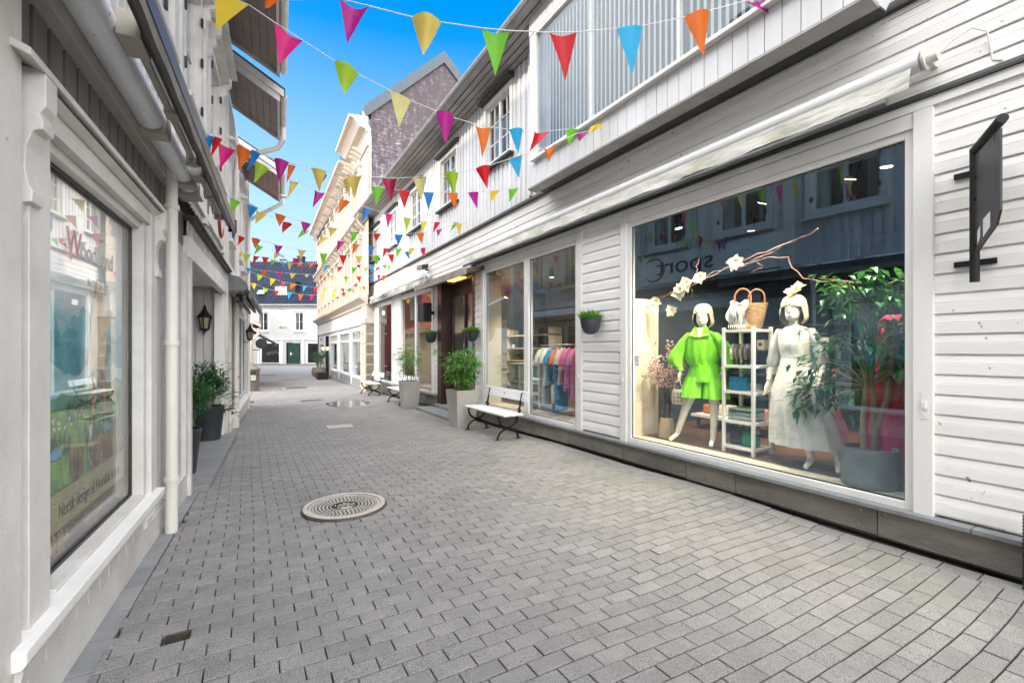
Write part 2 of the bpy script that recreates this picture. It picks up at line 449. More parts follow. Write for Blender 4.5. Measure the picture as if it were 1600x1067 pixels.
# ------------------------------------------------------------------ ground
def paver_material():
    m, t = nt('concrete_pavers')
    out = N(t, 'ShaderNodeOutputMaterial'); b = N(t, 'ShaderNodeBsdfPrincipled', i_Roughness=.72)
    g = N(t, 'ShaderNodeNewGeometry')
    n1 = N(t, 'ShaderNodeTexNoise', i_Scale=220., i_Detail=3.); L(t, g.outputs['Position'], n1.inputs[0])
    n2 = N(t, 'ShaderNodeTexNoise', i_Scale=.55, i_Detail=5.); L(t, g.outputs['Position'], n2.inputs[0])
    n4 = N(t, 'ShaderNodeTexNoise', i_Scale=7., i_Detail=4.); L(t, g.outputs['Position'], n4.inputs[0])
    r1 = N(t, 'ShaderNodeValToRGB'); e = r1.color_ramp.elements
    e[0].position = .36; e[0].color = (.075,.072,.07,1); e[1].position = .62; e[1].color = (.300,.285,.274,1)
    x = r1.color_ramp.elements.new(.45); x.color = (.228,.216,.208,1)
    x = r1.color_ramp.elements.new(.78); x.color = (.46,.445,.43,1)
    L(t, n1.outputs['Fac'], r1.inputs[0])
    mr = N(t, 'ShaderNodeMapRange', i_3=.90, i_4=1.10); L(t, g.outputs['Random Per Island'], mr.inputs[0])
    mr2 = N(t, 'ShaderNodeMapRange', i_1=.3, i_2=.72, i_3=1.07, i_4=.86); L(t, n2.outputs['Fac'], mr2.inputs[0])
    mr3 = N(t, 'ShaderNodeMapRange', i_1=.3, i_2=.75, i_3=1.06, i_4=.86); L(t, n4.outputs['Fac'], mr3.inputs[0])
    mu = N(t, 'ShaderNodeMath', operation='MULTIPLY'); L(t, mr.outputs[0], mu.inputs[0]); L(t, mr2.outputs[0], mu.inputs[1])
    mu2 = N(t, 'ShaderNodeMath', operation='MULTIPLY'); L(t, mu.outputs[0], mu2.inputs[0]); L(t, mr3.outputs[0], mu2.inputs[1])
    cb = N(t, 'ShaderNodeCombineColor')
    for i in range(3): L(t, mu2.outputs[0], cb.inputs[i])
    mx = N(t, 'ShaderNodeMix', data_type='RGBA', blend_type='MULTIPLY'); mx.inputs[0].default_value = 1
    L(t, r1.outputs[0], mx.inputs[6]); L(t, cb.outputs[0], mx.inputs[7])
    # algae film in the damp strip along the right-hand plinth
    sp = N(t, 'ShaderNodeSeparateXYZ'); L(t, g.outputs['Position'], sp.inputs[0])
    w1 = N(t, 'ShaderNodeMapRange', i_1=2.3, i_2=3.8, i_3=0., i_4=1.); L(t, sp.outputs[0], w1.inputs[0])
    n5 = N(t, 'ShaderNodeTexNoise', i_Scale=1.4, i_Detail=4.); L(t, g.outputs['Position'], n5.inputs[0])
    w2 = N(t, 'ShaderNodeMapRange', i_1=.45, i_2=.68, i_3=0., i_4=.30); L(t, n5.outputs['Fac'], w2.inputs[0])
    w3 = N(t, 'ShaderNodeMath', operation='MULTIPLY'); L(t, w1.outputs[0], w3.inputs[0]); L(t, w2.outputs[0], w3.inputs[1])
    m3 = N(t, 'ShaderNodeMix', data_type='RGBA'); L(t, w3.outputs[0], m3.inputs[0]); L(t, mx.outputs[2], m3.inputs[6]); m3.inputs[7].default_value = (.20,.215,.12,1)
    # faded blue chalk marks
    n6 = N(t, 'ShaderNodeTexNoise', i_Scale=.9, i_Detail=2.); mp = N(t, 'ShaderNodeMapping'); mp.inputs['Location'].default_value = (3.7,1.9,0)
    L(t, g.outputs['Position'], mp.inputs[0]); L(t, mp.outputs[0], n6.inputs[0])
    w4 = N(t, 'ShaderNodeMapRange', i_1=.69, i_2=.78, i_3=0., i_4=.25); L(t, n6.outputs['Fac'], w4.inputs[0])
    m4 = N(t, 'ShaderNodeMix', data_type='RGBA'); L(t, w4.outputs[0], m4.inputs[0]); L(t, m3.outputs[2], m4.inputs[6]); m4.inputs[7].default_value = (.16,.26,.36,1)
    n7 = N(t, 'ShaderNodeTexVoronoi', i_Scale=4.2); L(t, g.outputs['Position'], n7.inputs[0])
    w7 = N(t, 'ShaderNodeMapRange', i_1=.035, i_2=.055, i_3=.55, i_4=0.); L(t, n7.outputs['Distance'], w7.inputs[0])
    m7 = N(t, 'ShaderNodeMix', data_type='RGBA'); L(t, w7.outputs[0], m7.inputs[0]); L(t, m4.outputs[2], m7.inputs[6]); m7.inputs[7].default_value = (.12,.115,.11,1)
    L(t, m7.outputs[2], b.inputs['Base Color'])
    bp = N(t, 'ShaderNodeBump', i_Strength=.35, i_Distance=.002); L(t, n1.outputs['Fac'], bp.inputs['Height']); L(t, bp.outputs[0], b.inputs['Normal'])
    L(t, b.outputs[0], out.inputs[0])
    return m
M['pave'] = paver_material()
M['slab'] = surf('kerb_slab', (.27,.275,.275), (.21,.215,.215), 5, .7, bump=.3, bscale=80, isl=.12)
M['joint'] = surf('paver_joint_sand', (.02,.018,.014), (.045,.042,.03), 9, .95, bump=.4)
M['asphalt'] = surf('far_ground', (.22,.215,.21), (.17,.165,.16), 3, .8, bump=.2)

def lift(x, y):
    z = gz(y)
    z += .006*math.sin(1.1*x+.7*y)+.005*math.sin(2.3*y-1.7*x+1)
    if x > 1.2:
        k = min(1, (x-1.2)/1.2)*math.exp(-((y-2.6)/2.2)**2)
        z += k*.012*math.sin(3.1*x+2.2*y)
    return z
def wob(x, y):
    k = .010+.014*min(1, max(0, (x-1.2)/1.2))*math.exp(-((y-2.8)/2.0)**2)
    return (x+.006*math.sin(1.7*y+.6*x), y+k*math.sin(1.5*x+.35*y)+.5*k*math.sin(3.3*x-1.1*y))

hole = onG(270, 1003)
hj = round(hole.y/.1055-.5); hxs = -12.0+(.1055 if hj % 2 else 0)
hole = Vector((hxs+.211*(math.floor((hole.x-hxs)/.211)+.5), (hj+.5)*.1055, 0))
def build_pavers():
    rnd = random.Random(3)
    V = []; Fc = []
    def paver(x0, x1, y0, y1, g=.0030, ch=.003, gy=.0038):
        k = len(V); dz = rnd.gauss(0, .0012); tx = rnd.gauss(0, .006); ty = rnd.gauss(0, .008)
        cx, cy = (x0+x1)/2, (y0+y1)/2
        for q, inset, dd in ((0, g, -.03), (1, g, -ch), (2, g+ch*.8, 0)):
            iy = inset-g+gy
            for (x, y) in ((x0+inset, y0+iy), (x1-inset, y0+iy), (x1-inset, y1-iy), (x0+inset, y1-iy)):
                if q: j = rnd.uniform(-.0009, .0009)
                else: j = 0
                X, Y = wob(x+j, y+j)
                V.append((X, Y, lift(cx, cy)+(lift(X, Y)-lift(cx, cy))*.9+dz+tx*(x-cx)+ty*(y-cy)+dd))
        for a in (0, 4):
            for i in range(4): Fc.append((k+a+i, k+a+(i+1) % 4, k+a+4+(i+1) % 4, k+a+4+i))
        Fc.append((k+8, k+9, k+10, k+11))
    j = -4
    while True:
        y0 = j*.1055; y1 = y0+.1055
        if y0 > 36: break
        lx = LX0+y0*LS/LC+.115
        if y0 > 17: lx = lx-min(6, (y0-17)*3)
        rx = 4.24 if y0 < 19.8 else 4.2+(y0-20)*.022
        x = -12.0+(.1055 if j % 2 else 0)
        while x < rx:
            a, b = max(x, lx), min(x+.211, rx)
            x += .211
            if b-a < .03: continue
            if j == hj and abs((a+b)/2-hole.x) < .03: paver(a+.125, b, y0, y1); continue
            paver(a, b, y0, y1)
        j += 1
    # border course along the right-hand plinth
    y = -.4
    while y < 19.6:
        paver(4.24, 4.40, y, y+.211, .004); y += .211
    me = bpy.data.meshes.new('street_paving'); me.from_pydata(V, [], Fc)
    me.materials.append(M['pave']); o = link(bpy.data.objects.new('street_paving', me)); tag(o, kind='structure')
    s = MB()
    y = -1.
    while y < 16.4:
        ln = .30
        x0 = LX0+y*LS/LC-.02; x1 = LX0+(y+ln)*LS/LC-.02
        z = gz(y)+rnd.uniform(-.003, .003)
        s.prism([(x0+.01, y+.004, z-.05), (x0+.128, y+.004, z-.05), (x1+.128, y+ln-.004, z-.05), (x1+.01, y+ln-.004, z-.05)], (0, 0, .05))
        y += ln
    o = s.build('pavement_edge', M['slab'], None, bevel=.004); tag(o, kind='structure')
build_pavers()
g = MB()
ys = [-60, -10, 0, 5, 10, 15, 20, 26, 32, 35.9]
for a, b in zip(ys, ys[1:]): g.quad((-70, a, gz(a)-.022), (70, a, gz(a)-.022), (70, b, gz(b)-.022), (-70, b, gz(b)-.022))
tag(g.build('ground', M['joint'], None, fixn=False), kind='structure')
g = MB()
ys = [35.9, 38, 45, 52, 58, 120, 400]
for a, b in zip(ys, ys[1:]): g.quad((-200, a, gz(a)-.004), (200, a, gz(a)-.004), (200, b, gz(b)-.004), (-200, b, gz(b)-.004))
tag(g.build('far_street', M['asphalt'], None, fixn=False), kind='structure')

# ------------------------------------------------------------------ right-hand shop house
shop = thing('shop_house', 'long white weatherboarded shop house with a bay of striped blinds above its display windows', 'house', (4.5, 6, 0))
OPS = [(1.41,4.69,.0,3.38), (5.60,9.07,.0,3.38), (9.46,11.85,-.3,3.32), (12.18,15.33,.0,3.38), (16.33,19.68,.0,3.38)]
w = MB(TR); clap_wall(w, -3, 20.0, .30, 4.25, OPS); w.build('ground_floor_wall', M['clap'], shop)
w = MB(TR)   # the strips of plinth face below, slab by slab
def plinth(u0, u1, mb, top=.25):
    q = u0
    while q < u1-.01:
        q2 = min(q+random.choice((.62, .95, 1.05, 1.25)), u1)
        mb.box(q+.003, q2-.003, -.03, .08, gz(q)+random.uniform(.022,.045), top); q = q2
    mb.box(u0, u1, -.15, -.031, -.45, top)
for a, b in ((-3, 9.44), (11.87, 20.0)):
    w = MB(TR); plinth(a, b, w); w.build('plinth', M['stone'], shop, bevel=.006)
for a, b in ((-3, 9.42), (11.89, 20.0)):
    w = MB(TR)
    q = a
    while q < b-.01:
        q2 = min(q+random.uniform(1.6, 2.3), b); w.box(q+.002, q2-.002, -.06, .115, .252, .288); q = q2
    w.build('plinth_ledge', M['ledge'], shop, bevel=.005)

UW = [(7.72,8.98,5.42,6.85), (10.42,11.70,5.25,6.66), (13.12,14.42,5.25,6.6), (15.75,17.0,5.2,6.55), (18.2,19.4,5.15,6.5)]
w = MB(TR); board_wall(w, -3, 20.0, 4.33, 6.98, UW+[(1.7,6.45,4.4,7)]); w.build('upper_wall', M['board'], shop)
for a in UW: small_window(shop, TR, *a, cols=2, rows=3)
MB(TR).prism([(-3, -.02, 4.25),(-3, .07, 4.25),(-3, .07, 4.275),(-3, .02, 4.34),(-3,-.02,4.34)], (23.0,0,0)).build('flashing', M['flash'], shop)
MB(TR).prism([(-3, -.02, 3.455),(-3, .065, 3.455),(-3, .065, 3.475),(-3, .02, 3.52),(-3,-.02,3.52)], (12.6,0,0)).build('flashing', M['flash'], shop)
w = MB(TR); w.box(-3, 9.4, .0, .045, 3.385, 3.452); w.build('frieze_board', M['white'], shop)
# eaves
w = MB(TR)
for i in range(5): w.box(-3, 20.05, .02+.115*i, .125+.115*i, 6.99+.03*i, 7.02+.03*i)
w.build('eave_soffit', M['soffit'], shop)
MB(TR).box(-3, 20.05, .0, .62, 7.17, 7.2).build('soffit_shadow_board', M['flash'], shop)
w = MB(TR)
pr = [(.60+.085*math.cos(a), 7.19+.085*math.sin(a)) for a in [PI+PI*i/10 for i in range(11)]]
pr2 = [(.60+.075*math.cos(a), 7.19+.075*math.sin(a)) for a in [2*PI-PI*i/10 for i in range(11)]]
w.prism([(-3, a, b) for a, b in pr+pr2], (23.1,0,0))
u = -2.6
while u < 20:
    w.prism([(u, .60+.092*math.cos(a), 7.19+.092*math.sin(a)) for a in [PI+PI*i/10 for i in range(11)]]+[(u, .60+.086*math.cos(a), 7.19+.086*math.sin(a)) for a in [2*PI-PI*i/10 for i in range(11)]], (.03,0,0)); u += .62
w.build('gutter', M['zinc'], shop, smooth=True)
rf = MB(TR)
rf.prism([(-3.1, .66, 7.22),(-3.1, -4.0, 10.5),(-3.1, -8.6, 7.22),(-3.1,-8.6,7.1),(-3.1,-4.0,10.35),(-3.1,.66,7.1)], (23.2,0,0))
rf.build('roof', M['roofdark'], shop)
for u in (-3, 19.98): MB(TR).prism([(u, 0, -.3),(u, -8, -.3),(u,-8,7.15),(u,-4,10.3),(u,0,7.15)], (.02,0,0)).build('side_wall', M['board'], shop)
MB(TR).box(-3, 20, -8.02, -8, -.3, 7.15).build('rear_wall', M['board'], shop)
pipe(shop, TR, [(19.9,.58,7.12),(19.9,.5,6.9),(19.9,.1,6.55),(19.9,.1,-.2)], .05, rings=(5.5,3.8,2.2,.8))

# display windows
shop_window(shop, TR, 1.56, 4.54, .345, 3.20)
shop_window(shop, TR, 5.75, 8.92, .345, 3.20, mull=(7.21,))
shop_window(shop, TR, 12.33, 15.18, .355, 3.20, mull=(13.72,), gl=M['clearglass'])
shop_window(shop, TR, 16.48, 18.40, .355, 3.20, gl=M['clearglass'])
MB(TR).box(18.60, 19.7, -.1, .03, .30, 3.38).build('wall_panel', surf('grey_panel', (.50,.49,.47), None, 3, .6), shop)
def hasps(u, z):
    m = MB(TR); m.box(u-.022, u+.022, .05, .054, z-.10, z+.10); m.box(u-.012, u+.012, .054, .066, z-.02, z+.03); m.tube([(u,.054,z+.07),(u,.058,z+.07)], .006, 8); m.tube([(u,.054,z-.07),(u,.058,z-.07)], .006, 8)
    m.build('shutter_hasp', M['white'], shop)
for u in (1.43, 4.67, 5.63): hasps(u, 1.12)
MB(TR).box(4.42, 4.50, -.012, -.009, 1.32, 1.46).build('sticker', surf('notice_paper', (.75,.72,.78), (.35,.3,.45), 60, .6, ramp=(.5,.56)), shop)
MB(TR).box(17.6, 17.95, -.012, -.009, 2.86, 3.02).build('number_plate', M['white'], shop)

M['bayglass'] = glassm('bay_window_glass', (.93,.96,.97), 1.5, .8, gcol=(.85,.88,.9))
# bay with blinds
BY0, BY1, BN = 1.66, 6.50, .40
w = MB(TR)
flat_wall(w, BY0, BY1, 4.26, 7.15, [(1.84,6.32,4.67,6.76)], BN)
for k in range(31):
    a = BY0+k*.1595; b = min(a+.150, BY1)
    w.box(a, b, BN+.001, BN+.016, 4.25, 4.63)
    w.box(a, b, BN+.001, BN+.016, 6.80, 7.1)
w.quad((BY0,0,4.26),(BY0,BN,4.26),(BY0,BN,7.15),(BY0,0,7.15)); w.quad((BY1,0,4.26),(BY1,BN,4.26),(BY1,BN,7.15),(BY1,0,7.15))
w.build('bay_wall', M['board'], shop, fixn=False)
w = MB(TR); w.prism([(BY0-.02,.25,4.205),(BY0-.02,BN+.03,4.225),(BY0-.02,BN+.03,4.25),(BY0-.02,.25,4.24)], (BY1-BY0+.04,0,0)); w.build('bay_soffit', M['soffit'], shop)
MB(TR).box(BY0, BY1, .072, .249, 4.236, 4.26).build('bay_recess_shade', M['flash'], shop)  # black board painting in the shade of the recess under the bay
w = MB(TR); ring_frame(w, 1.84, 6.32, 4.67, 6.76, .055, BN-.05, BN+.035)
for q in (3.43, 4.92): w.box(q-.018, q+.018, BN-.05, BN+.012, 4.725, 6.705)
w.box(1.80, 6.36, BN+.0, BN+.09, 4.635, 4.667)
bw = w.build('bay_window', M['white'], shop, bevel=.004)
for a, b in ((1.895,3.412),(3.448,4.902),(4.938,6.265)):
    MB(TR).box(a, b, BN-.012, BN-.004, 4.725, 6.705).build('glass', M['bayglass'], bw)
    bl = MB(TR); u = a+.05
    while u < b-.02:
        bl.quad((u-.026, BN-.07, 4.73),(u+.026, BN-.09, 4.73),(u+.026, BN-.09, 6.69),(u-.026, BN-.07, 6.69)); u += .086
    bl.build('vertical_blind', surf('blind_fabric', (.60,.62,.63), (.54,.56,.57), 2, .7, transl=.25), bw, fixn=False)
MB(TR).box(1.7, 6.45, -.3, -.28, 4.3, 7.0).build('bay_room', surf('bay_room_wall', (.09,.092,.095), None, 2, .8), shop)
MB(TR).box(7.04, 7.10, .02, .06, 4.35, 6.98).build('corner_board', M['white'], shop)

# entrance
w = MB(TR)
w.box(11.55, 11.84, -.34, .03, -.08, 3.30)       # far jamb panel
w.box(9.47, 9.60, -.34, .03, -.08, 3.30)
w.box(9.60, 11.55, -.34, -.26, 2.95, 3.30); w.box(9.60, 11.55, -.34, -.24, .10, .42)
w.box(9.60, 9.70, -.33, -.25, .42, 2.95); w.box(11.45, 11.55, -.33, -.25, .42, 2.95); w.box(10.60, 10.68, -.33, -.25, .42, 2.95)
ent = w.build('entrance', M['brown'], shop, bevel=.006)
MB(TR).box(9.70, 10.60, -.295, -.287, .42, 2.95).build('glass', M['glass'], ent)
MB(TR).box(10.68, 11.45, -.295, -.287, .42, 2.95).build('glass', M['glass'], ent)
m = MB(TR).tube([(10.72,-.22,1.0),(10.72,-.18,1.05),(10.72,-.18,1.45),(10.72,-.22,1.5)], .014); m.build('door_handle', M['steel'], ent)
w = MB(TR); w.box(9.50, 11.82, -.26, .14, -.4, .06); w.box(9.30, 12.0, .14, .60, -.4, -.0+(-.02))
w.build('doorstep', M['ledge'], shop, bevel=.01)
w = MB(TR)
w.prism([(8.95, -.05, 3.30),(8.95, .46, 3.18),(8.95, .46, 3.27),(8.95, -.05, 3.40)], (3.45,0,0))
can = w.build('entrance_canopy', surf('canopy_stain', (.12,.085,.06), (.06,.04,.03), 3, .5, stretch=(2,.3,1)), shop)
MB(TR).box(8.94, 12.42, .462, .50, 3.15, 3.30).build('canopy_fascia', surf('weathered_fascia', (.42,.39,.34), (.16,.14,.11), 3, .6, stretch=(1,.4,1)), can)
MB(TR).box(9.75, 10.5, .10, .28, 3.205, 3.225).build('canopy_light', M['amber'], can)

# shop interior behind the near windows
def interior(u0, u1, n1, z0, z1, mat, name='interior_room', near=-.09):
    m = MB(TR)
    m.quad((u0,n1,z0),(u1,n1,z0),(u1,n1,z1),(u0,n1,z1))
    m.quad((u0,near,z0),(u0,n1,z0),(u0,n1,z1),(u0,near,z1)); m.quad((u1,near,z0),(u1,n1,z0),(u1,n1,z1),(u1,near,z1))
    m.quad((u0,near,z1),(u1,near,z1),(u1,n1,z1),(u0,n1,z1))
    return m.build(name, mat, shop, fixn=False)
interior(.6, 5.15, -4.6, .30, 3.42, M['room'])
interior(5.2, 11.85, -3.6, .06, 3.42, M['roomwarm'], near=-.36)
w = MB(TR); w.quad((5.2,-.09,.3),(5.2,-.36,.3),(5.2,-.36,3.42),(5.2,-.09,3.42)); w.quad((9.14,-.05,.06),(9.14,-.36,.06),(9.14,-.36,3.42),(9.14,-.05,3.42)); w.quad((5.2,-.05,3.42),(9.44,-.05,3.42),(9.44,-.36,3.42),(5.2,-.36,3.42)); w.build('window_reveal', M['sillwood'], shop, fixn=False)
interior(11.9, 15.6, -3.2, .30, 3.42, M['roomwarm'])
interior(16.2, 19.6, -3.2, .30, 3.42, M['room'])
w = MB(TR); w.box(.6, 5.15, -4.6, -.30, .2, .333); w.box(5.2, 11.8, -3.6, -.53, .2, .318); w.box(9.46, 11.8, -.53, -.35, .0, .1); w.box(11.9, 19.6, -3.2, -.1, .2, .318)
w.build('interior_floor', M['woodfloor'], shop)
w = MB(TR); w.box(1.0, 4.72, -.298, -.065, .2, .336); w.box(5.6, 9.1, -.53, -.065, .2, .335); w.build('display_board', M['sillwood'], shop)
w = MB(TR); w.box(4.62, 4.68, -.60, -.065, .336, 2.25); w.box(9.00, 9.06, -.42, -.065, .336, 3.2); w.box(5.64,5.70,-.5,-.065,.336,3.2); w.build('display_side_panel', M['sillwood'], shop)
def text(body, T, u, n, z, size, mat, parent, name='lettering', flip=False, font_w=1.0, ext=.001, align='LEFT', shear=0, spacing=1.0):
    cu = bpy.data.curves.new(name, 'FONT'); cu.body = body; cu.size = size; cu.extrude = ext; cu.align_x = align; cu.shear = shear
    cu.space_character = spacing
    tmp = bpy.data.objects.new(name, cu); link(tmp)
    dg = bpy.context.evaluated_depsgraph_get(); me = bpy.data.meshes.new_from_object(tmp.evaluated_get(dg))
    bpy.data.objects.remove(tmp)
    me.materials.clear(); me.materials.append(mat)
    off = root_of(parent).location if parent else Vector((0,0,0))
    s = -1 if flip else 1
    for v in me.vertices:
        v.co = Vector(T(u+s*v.co.x*font_w, n+v.co.z, z+v.co.y)) - off
    o = link(bpy.data.objects.new(name, me))
    if parent: o.parent = parent
    return o

# ------------------------------------------------------------------ cream ornate house beyond the shop
orn = thing('ornate_house', 'tall cream and peach ornate house with modillion cornices beyond the white shop', 'house', (4.25, 20.35, 0))
UE = 18.0
wins = [(.12,2.2),(3.15,6.15),(7.3,10.1)]
ops = [(a-.08,b+.08,.2,2.45) for a, b in wins]+[(11.45,13.15,-.5,2.4),(14.3,16.35,.2,2.45)]
w = MB(TY); flat_wall(w, -.0, UE, -.6, 3.55, ops, 0)
for a, b in [(x+.02, y-.02) for x, y in ((-.0,.0),)]: pass
w.build('shopfront_wall', M['greywhite'], orn, fixn=False)
w = MB(TY)
for i in range(7): w.box(-1.15, -.12, -.3, .10 if i % 2 == 0 else .10, -.35+.42*i+.008, -.35+.42*(i+1)-.008)
w.box(-1.15, -.12, -.3, .07, -.6, 2.6)
w.build('rusticated_pillar', M['rust'], orn, bevel=.02)
w = MB(TY); w.box(-1.2, -.1, -.3, .14, 2.60, 2.801); w.box(-1.15, -.1, -.3, .06, 2.8, 3.4); w.build('pillar_capital', M['creamtrim'], orn, bevel=.01)
w = MB(TY)
for a, b in wins: w.box(a-.10, b+.10, .0, .06, -.5, .22)
w.box(0, 11.4, .0, .09, -.6, -.12); w.box(13.2, UE, .0, .09, -.6, -.1)
w.build('base_course', M['ledge'], orn)
for a, b in wins+[(14.35,16.3)]:
    m = MB(TY); ring_frame(m, a-.09, b+.09, .22, 2.42, .09, -.1, .06)
    m.box(a, b, -.08, .03, 1.88, 1.96)
    for i in (1, 2): m.box(a+(b-a)*i/3-.035, a+(b-a)*i/3+.035, -.08, .03, 1.96, 2.33)
    o = m.build('shop_window', M['greywhite'], orn)
    MB(TY).box(a, b, -.06, -.05, .31, 2.33).build('glass', M['clearglass'], o)
w = MB(TY)
for a, b, hh in ((.0,11.0,.0),(13.3,UE,0)): w.quad((a,-2.6,.1),(b,-2.6,.1),(b,-2.6,2.6),(a,-2.6,2.6)); w.quad((a,-.1,.12),(b,-.1,.12),(b,-2.6,.12),(a,-2.6,.12)); w.quad((a,-.1,2.6),(b,-.1,2.6),(b,-2.6,2.6),(a,-2.6,2.6)); w.quad((a,-.1,.1),(a,-2.6,.1),(a,-2.6,2.6),(a,-.1,2.6)); w.quad((b,-.1,.1),(b,-2.6,.1),(b,-2.6,2.6),(b,-.1,2.6))
w.build('interior_room', M['room'], orn, fixn=False)
w = MB(TY); w.box(11.5, 13.1, -.5, -.42, -.5, 2.4); w.box(11.5,11.62,-.42,-.36,-.4,2.3); w.box(12.25,12.35,-.42,-.37,-.4,2.3); w.build('door', M['greendoor'], orn)
w = MB(TY)
w.box(0, UE, .0, .05, 2.62, 3.28); w.box(0, UE, .05, .08, 2.58, 2.64)
w.build('sign_band', M['greywhite'], orn)
def cornice(mb, u0, u1, z, d=.35, h=.35):
    pr = [(0,z-h),(.08,z-h),(.10,z-h+.10),(d*.45,z-h+.16),(d*.8,z-.10),(d,z-.09),(d+.03,z),(0,z+.06)]
    mb.prism([(u0, a, b) for a, b in pr], (u1-u0,0,0))
w = MB(TY); cornice(w, -1.2, UE+.25, 3.72, .38, .36); w.build('shop_cornice', M['creamtrim'], orn)
# two upper storeys
w = MB(TY); cells = []
up = []
step = 1.92; nb = 9
for i in range(nb):
    c = .9+step*i+.45
    up += [(c-.48, c+.48, 4.55, 6.35), (c-.48, c+.48, 7.6, 9.5)]
flat_wall(w, -1.2, UE, 3.72, 9.9, up, -.02); w.build('upper_wall', M['cream'], orn, fixn=False)
w = MB(TY); p = MB(TY); br = MB(TY)
for i in range(nb+1):
    c = .9+step*i-.51
    if c > UE: continue
    for z0, z1 in ((3.8,6.55),(7.2,9.75)):
        w = MB(TY); w.box(c-.14, c+.14, -.02, .10, z0, z1-.2); w.box(c-.19, c+.19, -.02, .14, z1-.199, z1); w.build('pilaster', M['creamtrim'], orn)
    for k in (-.3, .3): MB(TY).prism([(c+k*1.6-.06, 0, 6.62),(c+k*1.6-.06, .30, 6.84),(c+k*1.6-.06, .30, 6.93),(c+k*1.6-.06, 0, 6.93)], (.12,0,0)).build('modillion', M['creamtrim'], orn)
    for k in (-.5, 0, .5): MB(TY).prism([(c+k-.06, 0, 9.85),(c+k-.06, .42, 10.1),(c+k-.06, .42, 10.17),(c+k-.06, 0, 10.17)], (.12,0,0)).build('modillion', M['creamtrim'], orn)
for i in range(nb):
    c = .9+step*i+.45
    if c+.75 < UE+.3:
        p.box(c-.42, c+.42, -.02, .03, 3.95, 4.40); p.box(c-.42, c+.42, -.02, .03, 7.28, 7.5)
        p.box(c-.72, c-.53, -.02, .02, 4.5, 6.3); p.box(c+.53, c+.72, -.02, .02, 4.5, 6.3); p.box(c-.72, c-.53, -.02, .02, 7.5, 9.5); p.box(c+.53, c+.72, -.02, .02, 7.5, 9.5)
p.build('peach_panelling', M['peach'], orn)
for (a, b, z0, z1) in up:
    if b < UE: small_window(orn, TY, a, b, z0, z1, cols=1, rows=3, mat=M['creamtrim'], casing=.09, sillmat=M['creamtrim'], hoodmat=M['creamtrim'])
w = MB(TY); cornice(w, -1.2, UE+.15, 7.15, .36, .24); cornice(w, 2.6, UE+.4, 10.55, .62, .40); cornice(w, -1.25, 2.6, 11.0, .74, .55); w.box(-1.2, 2.6, -.02, .05, 9.9, 10.5); w.build('cornice', M['creamtrim'], orn)
# stained gable end facing the camera
def stained():
    m, t = nt('stained_render')
    out = N(t, 'ShaderNodeOutputMaterial'); b = N(t, 'ShaderNodeBsdfPrincipled', i_Roughness=.8)
    g = N(t, 'ShaderNodeNewGeometry')
    mp = N(t, 'ShaderNodeMapping'); mp.inputs['Scale'].default_value = (2.6,1,.8); L(t, g.outputs['Position'], mp.inputs[0])
    n1 = N(t, 'ShaderNodeTexNoise', i_Scale=2.2, i_Detail=12., i_Roughness=.8); L(t, mp.outputs[0], n1.inputs[0])
    mp2 = N(t, 'ShaderNodeMapping'); mp2.inputs['Scale'].default_value = (1.1,1,4.5); L(t, g.outputs['Position'], mp2.inputs[0])
    n2 = N(t, 'ShaderNodeTexNoise', i_Scale=2.6, i_Detail=9., i_Roughness=.75); L(t, mp2.outputs[0], n2.inputs[0])
    ad = N(t, 'ShaderNodeMath', operation='ADD'); L(t, n1.outputs[0], ad.inputs[0]); L(t, n2.outputs[0], ad.inputs[1])
    sp = N(t, 'ShaderNodeSeparateXYZ'); L(t, g.outputs['Position'], sp.inputs[0])
    zr = N(t, 'ShaderNodeMapRange', i_1=6.5, i_2=12.5, i_3=-.16, i_4=.10); L(t, sp.outputs[2], zr.inputs[0])
    a2 = N(t, 'ShaderNodeMath', operation='ADD'); L(t, ad.outputs[0], a2.inputs[0]); L(t, zr.outputs[0], a2.inputs[1])
    cr = N(t, 'ShaderNodeValToRGB'); e = cr.color_ramp.elements
    e[0].position = .74; e[0].color = (.44,.43,.45,1); e[1].position = 1.0; e[1].color = (.075,.055,.06,1)
    x = e.new(.86); x.color = (.19,.16,.175,1)
    hh = N(t, 'ShaderNodeMath', operation='MULTIPLY'); hh.inputs[1].default_value = .94; L(t, a2.outputs[0], hh.inputs[0])
    L(t, hh.outputs[0], cr.inputs[0]); L(t, cr.outputs[0], b.inputs['Base Color']); L(t, b.outputs[0], out.inputs[0])
    return m
GY = 20.36; GA = (8.0, 15.3); GE = 12.1
w = MB(); w.prism([(4.62,GY,-.4),(11.6,GY,-.4),(11.6,GY,GE),(GA[0],GY,GA[1]),(4.62,GY,GE)], (0,.3,0))
w.build('gable_wall', stained(), orn)
w = MB()
def verge(x0, z0, x1, z1, hgt, y0, y1):
    w.prism([(x0,y0,z0),(x1,y0,z1),(x1,y0,z1-hgt),(x0,y0,z0-hgt)], (0,y1-y0,0))
verge(4.30, GE-.02, GA[0], GA[1]+.35, .55, GY-.10, GY+6)
verge(GA[0]+.001, GA[1]+.35, 11.9, GE-.1, .55, GY-.10, GY+6)
w.box(4.30, 4.60, GY-.1, GY+.3, GE-.9, GE-.56)
w.build('roof_verge', M['bluegrey'], orn)
w = MB(); w.box(4.4, 11.5, GY+.35, GY+17, 9.9, 10.4); w.box(11.2, 11.5, GY+.35, GY+17, -.4, 9.89); w.box(4.6, 11.19, GY+17.6, GY+17.9, -.4, 9.89); w.build('roof', M['roofdark'], orn)
pipe(orn, IDT, [(4.32,GY-.02,GE-.3),(4.33,GY-.06,GE-.65),(4.52,GY-.10,GE-1.0),(4.55,GY-.10,GE-1.4),(4.55,GY-.10,2)], .07)

